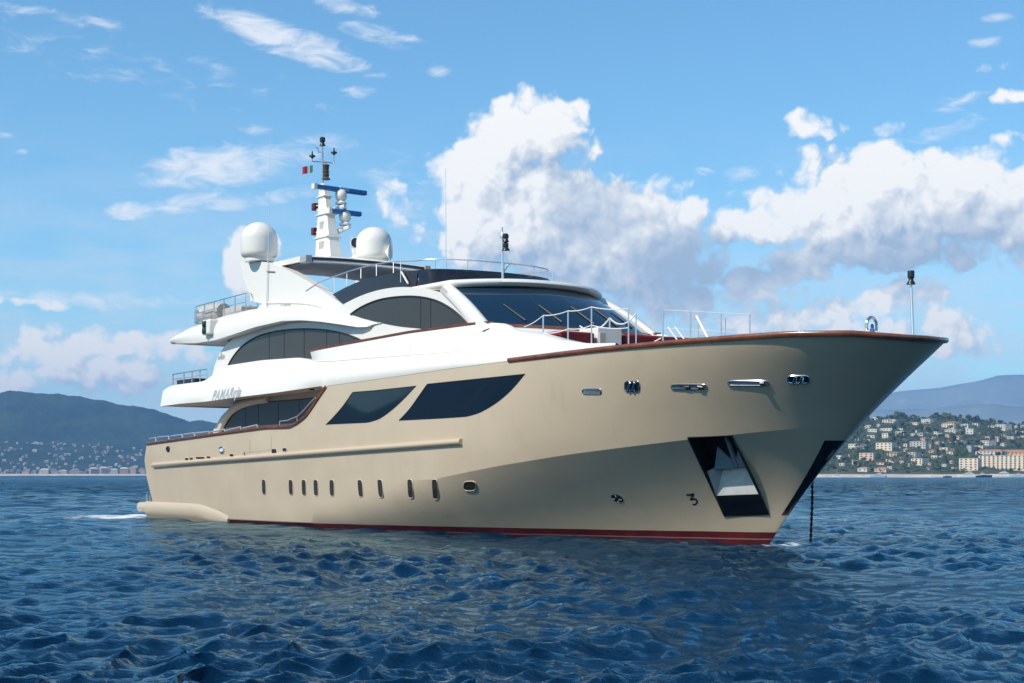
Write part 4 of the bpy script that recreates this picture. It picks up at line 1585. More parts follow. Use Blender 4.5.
# whip aerials and the forward light pole
for nm, pts, r in (('whip_aerial', [(266.5, 312, 2.5), (268.2, 250, 2.5), (269.6, 190, 2.5), (270.3, 128, 2.5)], [.022, .016, .009, .005]), ('whip_aerial', [(445.8, 271, 1.6), (445.8, 230, 1.6), (445.6, 168, 1.6)], [.02, .012, .008]),
                   ('whip_aerial', [(552.5, 287, -1.2), (552.8, 272.5, -1.2)], [.014, .010]), ('whip_aerial', [(278.5, 258, 1.9), (278.5, 243, 1.9)], [.012, .010]), ('whip_aerial', [(392.3, 258, -1.4), (392.4, 240, -1.4)], [.012, .008]), ('whip_aerial', [(351, 258, -.3), (351, 233, -.3)], [.010, .008])):
    MB().tube([P3(*q) for q in pts], r, 6).build(nm, M['alu'], yacht)
MB().tube([P3(266.8, 271.5, 2.47), P3(275, 271.8, 2.47)], .022, 5).build('aerial_bracket', M['steel'], yacht)
lp = MB().tube([P3(502.7, 283, .6), P3(502.3, 238, .6)], [.035, .03], 8).build('light_pole', M['alu'], yacht)
MB().lathe([(0, 0), (.06, 0), (.06, .1), (.03, .14), (.025, .2), (.015, .32), (0, .32)], P3(502.2, 238, .6), 10).build('pole_finial', M['steel'], lp)
lu, lw = S(505.8, 250.5, .6)
MB().lathe([(0, 0), (.12, 0), (.1, .05), (.07, .09), (.08, .12), (.08, .2), (.05, .23), (.10, .25), (.08, .29), (.065, .33), (.085, .38), (.085, .45), (.05, .49), (0, .49)], L(lu, .6, lw), 12).build('double_lantern', M['lantern'], lp)

# the yacht's name on the overhang, builder's letters on the arch
nu, nw = S(225.5, 393.2, 3.55)
va = [belt_pt(u, (nw - cA(u)[1]) / (cC(u)[1] - cA(u)[1]))[0] for u in (nu - .8, nu + .8)]
vb = [belt_pt(nu, t)[0] for t in (.1, .5)]
n1, n2 = Vector(P3(213.5, 395, 3.62)), Vector(P3(237.5, 391.2, 3.62))
tmid = max(.05, min(.95, (nw - cA(nu)[1]) / (cC(nu)[1] - cA(nu)[1])))
vm = max(belt_pt(nu + d, tmid + e_)[0] for d in (-1.0, 0, 1.0) for e_ in (-.15, 0, .15)) + .012
nm = lettering('name_lettering', 'PAMARqia', .50, (0, 0, 0), (1, 0, 0), (0, 1, 0), M['letters'], yacht, shear=.25, extr=0.0, offs=.010)
sl_ = (n2.z - n1.z) / (n2.x - n1.x)
for vtx in nm.data.vertices:
    u_ = nu + vtx.co.x * 1.0
    w_ = nw - .18 + vtx.co.y + sl_ * vtx.co.x
    t_ = max(.02, min(.98, (w_ - cA(u_)[1]) / (cC(u_)[1] - cA(u_)[1])))
    vtx.co = L(u_, belt_pt(u_, t_)[0] + .012, w_)
lettering('builder_lettering', 'AMER', .30, Vector(P3(285, 310, 2.465)), Vector(P3(290, 307.4, 2.465)) - Vector(P3(279, 308.2, 2.465)), (0, 0, 1), M['letters'], yacht)
au_, aw_ = S(221.5, 359.5, VH)
lettering('builder_lettering', 'AMER', .22, Vector(L(au_, VH + .012, aw_)), (1, 0, .03), (0, 0, 1), M['letters'], yacht)
eu, ew = S(221.5, 355.5, VH)
MB().poly([L(eu - .12, VH + .012, ew - .12), L(eu, VH + .012, ew + .16), L(eu + .12, VH + .012, ew - .12), L(eu, VH + .012, ew - .04)]).build('builder_emblem', M['letters'], yacht)

# ------------------------------------------------------------------ flag and anchor chain (things of their own)
def boat_world(p):
    x, y, z = p
    c, s = math.cos(yacht.rotation_euler[2]), math.sin(yacht.rotation_euler[2])
    return Vector((BOX + c * x - s * y, BOY + s * x + c * y, z))


fa = boat_world(P3(313.2, 164, .3))
flag = empty('signal_flag', fa)
tag(flag, 'small red, white and green flag flying from the mast crosstree', 'flag')
cols = (('flag_green', 0, .13), ('flag_white', .13, .23), ('flag_red', .23, .40))
for nm, a_, b_ in cols:
    mb = MB()
    rws = []
    for t in np.linspace(0, 1, 6):
        s = a_ + (b_ - a_) * t
        rws.append([Vector((-s * .95, .05 * math.sin(s * 14), -.02 - z_ - s * .25)) for z_ in np.linspace(0, .26, 5)])
    mb.grid(rws)
    mb.build('flag_stripe', M[nm], flag)
MB().tube([(0.0, 0, .08), (0, 0, -.36)], .008, 5).build('halyard', M['rope'], flag)

cw0 = boat_world(L(30.95, -1.28, 0))
pts = []
rad = []
for i in range(120):
    z_ = 1.9 - i * .022
    pts.append((0.02 * math.sin(i * .05), 0, z_))
    rad.append(.040 if (i % 6) < 3 else .024)
ch = MB().tube(pts, rad, 8).build('anchor_chain', M['chain'], None)
ch.location = cw0
tag(ch, 'taut dark anchor chain running from the yacht bow into the water', 'chain')
# ------------------------------------------------------------------ sea
BX0, BX1, BY0, BY1 = -8200.0, 8200.0, -1500.0, 11800.0


def sea():
    fov = R(21)
    az = np.concatenate([np.arange(-180, -42, 3.0), np.arange(-42, -20.5, .22), np.arange(-20.5, 20.5, .046), np.arange(20.5, 42, .22), np.arange(42, 180.1, 3.0)])
    az = np.radians(az)
    n_az = len(az)
    near = [.05, 1.5, 4.0]
    r = [7.0]
    while r[-1] < 260:
        r.append(r[-1] * 1.0040 + .002)
    far = np.linspace(0, 1, 60)[1:]
    rr = np.concatenate([near, r])
    sx, cy = np.sin(az), np.cos(az)
    # distance to the edge of the rectangular sheet
    with np.errstate(divide='ignore'):
        tx = np.where(sx > 0, BX1 / sx, np.where(sx < 0, BX0 / sx, 1e9))
        ty = np.where(cy > 0, BY1 / cy, np.where(cy < 0, BY0 / cy, 1e9))
    rm = np.minimum(np.abs(tx), np.abs(ty)) * .995
    RR = np.concatenate([np.repeat(rr[:, None], n_az, 1), rr[-1] * (rm[None, :] / rr[-1]) ** far[:, None]], 0)
    X0, Y0 = RR * sx[None, :], RR * cy[None, :]
    daz = np.gradient(az)
    cell = np.maximum(np.gradient(RR, axis=0), RR * daz[None, :])
    X, Y, Z = X0.copy(), Y0.copy(), np.zeros_like(X0)
    g = np.random.default_rng(21)
    wind = math.atan2(-.55, .83)           # chop runs from far left towards near right
    N = 220
    lam = np.exp(g.uniform(math.log(.16), math.log(8.0), N))
    gust = .95 + .55 * np.sin(X0 * .21 + 1.7 * np.sin(Y0 * .13)) * np.sin(Y0 * .17 + 1.4 * np.sin(X0 * .11)) + .25 * np.sin(X0 * .53 + Y0 * .31)
    gust = np.clip(gust, .35, 1.4)
    for l in lam:
        amp = .0052 * l ** .30 * (1.0 if l < 1.8 else (1.8 / l) ** .62) * g.uniform(.5, 1.3) * SEA_AMP
        th = wind + g.normal(0, .75)
        kx, ky = math.cos(th), math.sin(th)
        k = 2 * math.pi / l
        w = np.clip(l / (2.4 * cell) - 1, 0, 1) * amp
        if l < 1.6:
            w = w * gust
        ph = k * (kx * X0 + ky * Y0) + g.uniform(0, 6.283)
        s, c = np.sin(ph), np.cos(ph)
        Z += w * c
        X -= w * .95 * kx * s
        Y -= w * .95 * ky * s
    # gusts: patches of rougher and smoother water
    gp = .75 + .35 * np.sin(X0 * .045 + 1.3 * np.sin(Y0 * .031)) * np.sin(Y0 * .038 + 1.1 * np.sin(X0 * .027))
    Z *= np.where(RR < 700, gp, 1)
    n_r = RR.shape[0]
    co = np.stack([X, Y, Z], -1).reshape(-1, 3).astype(np.float32)
    i = np.arange(n_r - 1)[:, None] * n_az + np.arange(n_az - 1)[None, :]
    q = np.stack([i, i + 1, i + n_az + 1, i + n_az], -1).reshape(-1, 4)
    me = bpy.data.meshes.new('sea')
    me.vertices.add(len(co))
    me.vertices.foreach_set('co', co.ravel())
    me.loops.add(q.size)
    me.loops.foreach_set('vertex_index', q.ravel().astype(np.int32))
    me.polygons.add(len(q))
    me.polygons.foreach_set('loop_start', np.arange(0, q.size, 4, dtype=np.int32))
    me.update(calc_edges=True)
    me.polygons.foreach_set('use_smooth', np.ones(len(q), bool))
    m = bpy.data.materials.new('sea_water')
    m.use_nodes = True
    nt = NT(m.node_tree)
    p = m.node_tree.nodes['Principled BSDF']
    geo = nt.n('ShaderNodeNewGeometry')
    pos = geo.outputs['Position']
    sep = nt.n('ShaderNodeSeparateXYZ')
    nt.link(pos, sep.inputs[0])
    dist = nt.vec('LENGTH', nt.vec('MULTIPLY', pos, (1, 1, 0)))
    tone = nt.smooth(nt.noise(nt.vec('MULTIPLY', pos, (1, 1, .0)), .035, 4, .6), .3, .7)
    base = nt.mix(tone, SEA_A, SEA_B)
    # foam: at the stern, along the foot of the stem, and a few broken crests
    fx = nt.noise(pos, 1.9, 7, .68, .5)
    foam = None
    for cx, cy_, rx, ry, am in FOAM:
        d = nt.vec('MULTIPLY_ADD', pos, (1 / rx, 1 / ry, 0), (-cx / rx, -cy_ / ry, 0))
        f = nt.math('MULTIPLY_ADD', nt.vec('DOT_PRODUCT', d, d), -am, am)
        foam = f if foam is None else nt.math('MAXIMUM', foam, f)
    fm = nt.smooth(nt.math('ADD', fx, nt.math('MAXIMUM', foam, -.2)), .70, .95)
    base = nt.mix(nt.math('MULTIPLY', fm, .85), base, (.75, .78, .80, 1))
    nt.link(base, p.inputs['Base Color'])
    nt.link(nt.math('MAXIMUM', nt.lin(dist, 30, 900, .06, .26), nt.math('MULTIPLY', fm, .6)), p.inputs['Roughness'])
    p.inputs['IOR'].default_value = 1.333
    n1 = nt.noise(nt.vec('MULTIPLY', pos, (1, 1, .3)), 4.0, 7, .68, .3)
    b1 = nt.n('ShaderNodeBump')
    b1.inputs['Distance'].default_value = .06
    b1.inputs['Strength'].default_value = .8
    nt.link(n1, b1.inputs['Height'])
    # facets of waves too small or too far for the mesh: tilt the normal itself
    tn = nt.n('ShaderNodeTexNoise')
    nt.link(nt.vec('MULTIPLY', pos, (1, 1, 0)), tn.inputs['Vector'])
    tn.inputs['Scale'].default_value = .30
    tn.inputs['Detail'].default_value = 6
    tn.inputs['Roughness'].default_value = .64
    kf = nt.lin(dist, 20, 160, .42, FAR_TILT)
    cbk = nt.n('ShaderNodeCombineXYZ')
    nt.link(kf, cbk.inputs[0])
    nt.link(kf, cbk.inputs[1])
    tilt = nt.vec('MULTIPLY', nt.vec('SUBTRACT', tn.outputs['Color'], (.5, .5, .5)), cbk.outputs[0])
    nrm = nt.vec('NORMALIZE', nt.vec('ADD', b1.outputs[0], tilt))
    nt.link(nrm, p.inputs['Normal'])
    # body colour of deep water under a partly polarised surface reflection
    p.inputs['Specular IOR Level'].default_value = 0.0
    gl = nt.n('ShaderNodeBsdfGlossy')
    gl.inputs['Color'].default_value = (.64, .90, 1, 1)
    nt.link(nt.lin(dist, 30, 900, .03, .16), gl.inputs['Roughness'])
    nt.link(nrm, gl.inputs['Normal'])
    fr = nt.n('ShaderNodeFresnel')
    fr.inputs['IOR'].default_value = 1.333
    nt.link(nrm, fr.inputs['Normal'])
    mx = nt.n('ShaderNodeMixShader')
    nt.link(nt.math('MULTIPLY', nt.math('MULTIPLY', nt.math('POWER', fr.outputs[0], 1.15), nt.math('SUBTRACT', 1.0, fm)), SEA_REFL), mx.inputs[0])
    nt.link(p.outputs[0], mx.inputs[1])
    nt.link(gl.outputs[0], mx.inputs[2])
    nt.link(mx.outputs[0], m.node_tree.nodes['Material Output'].inputs['Surface'])
    me.materials.append(m)
    o = bpy.data.objects.new('sea', me)
    col.objects.link(o)
    return struct(o)


SEA_AMP = 1.0
FAR_TILT = 3.0
SEA_REFL = .95
SEA_A, SEA_B = (.0006, .012, .034, 1), (.0012, .020, .054, 1)
_st = boat_world(L(-.6, 2.2, 0))
_bo = boat_world(L(30.9, .1, 0))
FOAM = [(_st.x - 1.6, _st.y + .8, 3.4, 3.6, .46), (_st.x + 2.2, _st.y - 3.4, 1.4, .9, .40), (_bo.x + .3, _bo.y - .5, 1.0, .8, .36)]
sea()


# ------------------------------------------------------------------ land
def foliage(name, lo, hi, rnd=True):
    m = bpy.data.materials.new(name)
    m.use_nodes = True
    nt = NT(m.node_tree)
    p = m.node_tree.nodes['Principled BSDF']
    tc = nt.n('ShaderNodeTexCoord')
    oi = nt.n('ShaderNodeObjectInfo')
    f = nt.noise(tc.outputs['Object'], .55, 4, .6)
    f = nt.math('ADD', nt.math('MULTIPLY', f, .6), nt.math('MULTIPLY', oi.outputs['Random'], .45))
    nt.link(nt.mix(nt.smooth(f, .25, .85), (*lo, 1), (*hi, 1)), p.inputs['Base Color'])
    p.inputs['Roughness'].default_value = .85
    p.inputs['Specular IOR Level'].default_value = .2
    return m


M['tree_dark'] = foliage('dark_foliage', (.016, .032, .016), (.050, .072, .030))
M['tree_mid'] = foliage('mid_foliage', (.070, .098, .030), (.120, .140, .046))
M['bark'] = mat('bark', (.09, .065, .045), .9)


def slope_mat(name, cols, scale):
    m = bpy.data.materials.new(name)
    m.use_nodes = True
    nt = NT(m.node_tree)
    p = m.node_tree.nodes['Principled BSDF']
    geo = nt.n('ShaderNodeNewGeometry')
    pos = geo.outputs['Position']
    a = nt.noise(pos, scale, 6, .65)
    b = nt.noise(pos, scale * 6, 5, .6)
    c = nt.mix(nt.smooth(a, .35, .65), (*cols[0], 1), (*cols[1], 1))
    c = nt.mix(nt.math('MULTIPLY', nt.smooth(b, .55, .75), .6), c, (*cols[2], 1))
    nt.link(c, p.inputs['Base Color'])
    p.inputs['Roughness'].default_value = .95
    p.inputs['Specular IOR Level'].default_value = .1
    return m


M['near_hill'] = slope_mat('scrub_slope', ((.040, .058, .026), (.075, .082, .042), (.16, .14, .095)), .012)
M['far_hill'] = slope_mat('forest_slope', ((.014, .030, .020), (.030, .050, .028), (.075, .080, .05)), .004)
M['mountain'] = slope_mat('hazed_mountain_rock', ((.15, .19, .20), (.19, .23, .24), (.30, .33, .33)), .0012)  # rock colour paled and blued: part of the distance haze is painted in
M['beach'] = mat('pale_shore', (.44, .40, .34), .9, vary=.2, vscale=.05)


def ridge(pts):
    xs = [p[0] for p in pts]
    ys = [p[1] for p in pts]
    return lambda x: float(np.interp(x, xs, ys))


def vnoise(x, seed, octs=5, f=1.0):
    s, a = 0, 1
    g = random.Random(seed)
    for o in range(octs):
        s += a * math.sin(x * f + g.uniform(0, 6.28)) * math.sin(x * f * .61 + g.uniform(0, 6.28))
        f *= 2.1
        a *= .5
    return s


# right-hand hill: a fan of ground from the shore up to the ridge
R_D0, R_D1 = 1960.0, 2620.0
_rr = ridge([(470, 476), (520, 466), (600, 444), (760, 427), (840, 421), (878, 418.5), (898, 416), (920, 418.5), (945, 416.5), (975, 419.5), (999, 423), (1024, 426), (1150, 432), (1350, 446), (1600, 458), (2000, 468)])


def hill_w(px, D):
    t = (D - R_D0) / (R_D1 - R_D0)
    top = (HOR - _rr(px)) / FOC * R_D1
    if t <= 0:
        return 3.0 + 4 * t * 10 if t > -.1 else -2.5
    if t <= 1:
        return 3 + (top - 3) * (t ** .92) + 3.0 * mnoise.fractal(Vector((px * .035, D * .012, 2)), 1.0, 2.1, 4)
    return 3 + (top - 3) * max(0, 1 - (t - 1) * 1.6)


def fan_pt(px, D, dz=0.0):
    return Vector(((px - CXP) / FOC * D, D, hill_w(px, D) + dz))


mb = MB()
Ds = [R_D0 - 90, R_D0 - 60] + list(np.linspace(R_D0, R_D1, 26)) + list(np.linspace(R_D1 + 60, R_D1 + 420, 6))
pxs = np.linspace(470, 2050, 200)
mb.grid([[fan_pt(px, D) for px in pxs] for D in Ds])
o = struct(mb.build('near_hill', M['near_hill'], None, smooth=180))
bpy.data.objects[o.name].name = 'hillside'


def depth_for(px, py):
    """where on the slope a measured point stands"""
    best = None
    for D in np.linspace(R_D0 + 4, R_D1, 140):
        y = HOR - (hill_w(px, D) - HCAM) / D * FOC
        if best is None or abs(y - py) < best[0]:
            best = (abs(y - py), D)
    return best[1]


# shore strip with a low sea wall, right and left
def shore(name, pa, pb, D, h, n=80, dep=60):
    mb = MB()
    rows = []
    for k in range(n):
        px = pa + (pb - pa) * k / (n - 1)
        d = D + 14 * vnoise(px * .02, 9, 3)
        hh = h + .25 * vnoise(px * .11, 4, 3)
        f = lambda dd, z: Vector(((px - CXP) / FOC * dd, dd, z))
        rows.append([f(d - 12, -.6), f(d - 3, .5), f(d, hh), f(d + 8, hh + .4), f(d + dep, hh + 1.2)])
    mb.grid(rows)
    return struct(mb.build(name, M['beach'], None, smooth=50))


shore('beach', 470, 2050, R_D0 - 95, 2.6)

def rough(p, seed=0.0):
    return mnoise.fractal(Vector((p[0], p[1], seed)), 1.0, 2.1, 5)


# left-hand range, several kilometres off, hazy
L_D0, L_D1 = 4700.0, 6400.0
_lr = ridge([(-9000, 330), (-6000, 250), (-4400, 190), (-3900, 210), (-3500, 250), (-3250, 300), (-3050, 335), (-2770, 280), (-2500, 300), (-1900, 340), (-1300, 360), (-900, 376), (-500, 386), (-200, 388), (-60, 392), (0, 393), (8, 391.5), (20, 392), (36, 393), (66, 396), (80, 398), (96, 401), (111, 405), (123, 407), (139, 409), (151, 409.5), (165, 412.5), (175, 417), (188, 421), (198, 419.3), (217, 420.5), (260, 424), (320, 432), (420, 446), (520, 458), (640, 470)])


def lhill(az, r):
    px = CXP + FOC * math.tan(az) if az > -1.5 else -9000
    t = (r - L_D0) / (L_D1 - L_D0)
    top = (HOR - _lr(px)) / FOC * L_D1 * max(math.cos(az), .45)
    if t <= 0:
        return 3 + 30 * t
    if t <= 1:
        fold = 1 + .22 * rough((az * 9, t * 2.5), 9.0) * math.sin(math.pi * t)
        prof = .42 * t + .58 * t ** 2.1
        return 3 + (top - 3) * prof * fold + (26 * rough((az * r / 420, r / 420)) + 7 * rough((az * r / 60, r / 60), 4.0)) * min(1, t * 1.6)
    return 3 + (top - 3) * max(0, 1 - (t - 1) * 1.3)


def lpt(az, r, dz=0.0):
    return Vector((math.sin(az) * r, math.cos(az) * r, lhill(az, r) + dz))


azs = np.concatenate([np.linspace(R(-100), R(-20), 240), np.linspace(R(-19.9), R(5), 560)])
rs = [L_D0 - 120] + list(np.linspace(L_D0, L_D1, 60)) + [L_D1 + 200, L_D1 + 500, L_D1 + 900]
o = struct(MB().grid([[lpt(a, r) for a in azs] for r in rs]).build('far_hills', M['far_hill'], None, smooth=180))
mb = MB()
rows = []
for a in np.linspace(R(-60), R(5), 200):
    f = lambda r, z: Vector((math.sin(a) * r, math.cos(a) * r, z))
    d = L_D0 - 40 + 12 * vnoise(a * 60, 3, 3)
    rows.append([f(d - 40, -1), f(d - 10, 1.5), f(d, 5.5), f(d + 80, 8.0)])
struct(MB().grid(rows).build('beach', M['beach'], None, smooth=60))

# mountains beyond the right-hand hill
def mountain(name, D, pts, pa, pb, n, seed, m_, rough):
    rd = ridge(pts)
    mb = MB()
    rows = []
    for px in np.linspace(pa, pb, n):
        top = (HOR - rd(px)) / FOC * D + rough * vnoise(px * .05, seed, 5)
        row = []
        for t in np.linspace(0, 1, 14):
            d = D - 900 * (1 - t)
            row.append(Vector(((px - CXP) / FOC * d, d, top * t ** .8 + rough * .8 * vnoise(px * .09 + t * 5, seed + 1, 4) * math.sin(math.pi * t))))
        row.append(Vector(((px - CXP) / FOC * (D + 800), D + 800, -2)))
        rows.append(row)
    return struct(mb.grid(rows).build(name, m_, None, smooth=180))


mountain('mountains', 10600, [(300, 440), (600, 420), (820, 402), (900, 391), (939, 387.5), (963, 383), (975, 381.5), (987, 379), (997, 375.5), (1012, 374.5), (1040, 374), (1150, 379), (1400, 396), (1900, 430)], 250, 1950, 240, 3, M['mountain'], 2.5)
mountain('mountains', 7600, [(300, 450), (700, 428), (860, 411), (930, 408), (990, 403), (1024, 407), (1200, 420), (1500, 440), (1900, 455)], 250, 1950, 240, 8, M['mountain'], 2.0)

# ------------------------------------------------------------------ trees on the right-hand hill
def crown_mesh(name, kind, seed):
    g = random.Random(seed)
    v, f, mi = [], [], []

    def leafball(c, rx, rz, n):
        for _ in range(n):
            th, z = g.uniform(0, 6.283), g.uniform(-1, 1)
            rr = math.sqrt(1 - z * z)
            k = g.uniform(.72, 1.08)
            p = Vector((c[0] + rx * rr * math.cos(th) * k, c[1] + rx * rr * math.sin(th) * k, c[2] + rz * z * k))
            nrm = Vector((rr * math.cos(th), rr * math.sin(th), z + .25)).normalized()
            a = nrm.orthogonal().normalized()
            a.rotate(Matrix.Rotation(g.uniform(0, 6.28), 3, nrm))
            b = nrm.cross(a)
            s = g.uniform(.7, 1.25) * LEAF
            k0 = len(v)
            for q in (a * s, b * s * .8, -a * s, -b * s * .8):
                v.append(tuple(p + q + nrm * g.uniform(-.2, .2)))
            f.append((k0, k0 + 1, k0 + 2, k0 + 3))
            mi.append(0)
    LEAF = .75
    if kind == 'round':
        for _ in range(11):
            th, r = g.uniform(0, 6.283), g.uniform(0, 2.5)
            leafball((r * math.cos(th), r * math.sin(th), g.uniform(3.2, 7.4)), g.uniform(1.3, 2.2), g.uniform(1.0, 1.9), 42)
        th_ = 5
    elif kind == 'pine':
        for _ in range(10):
            th, r = g.uniform(0, 6.283), g.uniform(.3, 3.4)
            leafball((r * math.cos(th), r * math.sin(th), 7.4 + g.uniform(-.7, .9) - r * .12), g.uniform(1.2, 1.9), g.uniform(.6, .95), 40)
        th_ = 7.4
    else:
        LEAF = .5
        for k in range(9):
            z = 1.2 + k * 1.0
            leafball((g.uniform(-.1, .1), g.uniform(-.1, .1), z), .95 * (1 - k / 10) + .25, .85, 34)
        th_ = 6
    n0 = len(v)
    for z, r in ((-1.5, .35), (th_ * .5, .26), (th_, .14)):
        for k in range(6):
            v.append((r * math.cos(k * 1.0472), r * math.sin(k * 1.0472), z))
    for j in range(2):
        for k in range(6):
            f.append((n0 + j * 6 + k, n0 + j * 6 + (k + 1) % 6, n0 + (j + 1) * 6 + (k + 1) % 6, n0 + (j + 1) * 6 + k))
            mi.append(1)
    o = mesh_obj(name, v, f, [M['tree_dark'] if kind != 'round' or seed == 1 else M['tree_mid'], M['bark']], None, smooth=0, mi=mi, recalc=False)
    me = o.data
    bpy.data.objects.remove(o)
    return me


TREES = {'round': [crown_mesh('broadleaf_tree', 'round', s) for s in (1, 2, 3, 4)], 'pine': [crown_mesh('umbrella_pine', 'pine', s) for s in (11, 12)], 'cypress': [crown_mesh('cypress_tree', 'cypress', 21)]}
TNAME = {'round': 'broadleaf_tree', 'pine': 'umbrella_pine', 'cypress': 'cypress_tree'}
TLAB = {'round': 'bushy green broadleaf tree growing among the villas on the right-hand hillside', 'pine': 'flat-topped umbrella pine growing among the villas on the right-hand hillside', 'cypress': 'narrow dark cypress growing among the villas on the right-hand hillside'}
TGRP = {'round': 'broadleaf trees on the villa hillside', 'pine': 'umbrella pines on the villa hillside', 'cypress': 'cypresses on the villa hillside'}


def tree(kind, px, D, s, label=None, group=True):
    me = random.choice(TREES[kind])
    o = bpy.data.objects.new(TNAME[kind], me)
    p = fan_pt(px, D)
    o.location = p
    o.rotation_euler = (0, 0, random.uniform(0, 6.28))
    o.scale = (s * random.uniform(.9, 1.15), s * random.uniform(.9, 1.15), s * random.uniform(.85, 1.15))
    col.objects.link(o)
    tag(o, label or TLAB[kind], 'tree', TGRP[kind] if group else None)
    return o


# ------------------------------------------------------------------ houses
def wallmat(name, c):
    return mat(name, c, .8, vary=.08, vscale=.2)


WALLS = {'white': wallmat('white_render', (.58, .54, .47)), 'cream': wallmat('cream_render', (.70, .58, .43)), 'peach': wallmat('peach_render', (.68, .44, .30)), 'grey': wallmat('grey_render', (.46, .43, .38)),
         'tan': wallmat('tan_render', (.55, .42, .29)), 'orange': wallmat('orange_render', (.66, .40, .21)), 'pale': wallmat('pale_stone', (.62, .58, .51))}
FARW = {'white': (.40, .38, .35), 'cream': (.34, .28, .21), 'pale': (.29, .27, .24), 'tan': (.28, .21, .15), 'peach': (.36, .24, .17)}
for k_, c_ in FARW.items():
    WALLS['far_' + k_] = wallmat('far_' + k_ + '_render', c_)
ROOFS = {'flat': mat('flat_roof', (.50, .47, .43), .9, vary=.1), 'tile': mat('terracotta_tiles', (.36, .17, .10), .85, vary=.2, vscale=.6), 'brown': mat('brown_tiles', (.24, .13, .08), .85, vary=.2)}
M['pane'] = mat('house_window', (.03, .035, .045), .15, spec=.6)
M['balcony'] = mat('balcony', (.60, .55, .47), .7)


def face_cam(px):
    return math.atan2(-(px - CXP) / FOC, 1.0)


def house(px, py, wpx, hpx, wall, roof, label, cat='house', group=None, name='villa', D=None, rz=None, big=False, point=None):
    """a house whose base stands on the slope; wpx, hpx are its measured width and height"""
    D = D or depth_for(px, py)
    p = point or fan_pt(px, D)
    sc = p.y / FOC
    W, Hh = wpx * sc, hpx * sc
    dp = max(6.0, min(W * .7, 16))
    root = empty(name, p, (face_cam(px) + (random.uniform(-.85, -.2) if rz is None else rz)))
    tag(root, label, cat, group)
    wall_h = Hh * (.72 if roof != 'flat' else .93)
    mb = MB()
    mb.box((0, dp / 2, wall_h / 2 - 1.5), (W, dp, wall_h + 3))
    mb.build('wall', WALLS[wall], root, smooth=0)
    ov = .35
    if roof == 'flat':
        bevel(MB().box((0, dp / 2, wall_h + .18), (W + .3, dp + .3, .4)).build('roof', ROOFS['flat'], root, smooth=0), .05, 1)
    else:
        rh = max(.8, Hh - wall_h)
        a, b = W / 2 + ov, dp / 2 + ov
        e = min(a, b) * .8
        mb = MB()
        z0 = wall_h + .02
        base = [(-a, dp / 2 - b, z0), (a, dp / 2 - b, z0), (a, dp / 2 + b, z0), (-a, dp / 2 + b, z0)]
        r0, r1 = (-a + e, dp / 2, z0 + rh), (a - e, dp / 2, z0 + rh)
        mb.poly([base[0], base[1], r1, r0])
        mb.poly([base[1], base[2], r1])
        mb.poly([base[2], base[3], r0, r1])
        mb.poly([base[3], base[0], r0])
        mb.poly(base[::-1])
        mb.build('roof', ROOFS[roof], root, smooth=0, weld=.01)
    floors = max(1, int(round(wall_h / 3.1)))
    ncol = max(2, int(round(W / (5.2 if W > 60 else 5.4))))
    ww, wh = min(2.4, W / ncol * .40), (1.9 if W > 60 else 1.5)
    first = None
    cnt = 0
    for fl in range(floors):
        for k in range(ncol):
            if cnt >= 96:
                break
            x = -W / 2 + W * (k + .5) / ncol
            z = wall_h * (fl + .55) / floors
            if first is None:
                first = MB().box((0, 0, 0), (ww, .12, wh)).build('window', M['pane'], root, smooth=0)
                wo = first
            else:
                wo = first.copy()
                col.objects.link(wo)
            wo.parent = root
            wo.location = (x, -.03, z)
            cnt += 1
    return root


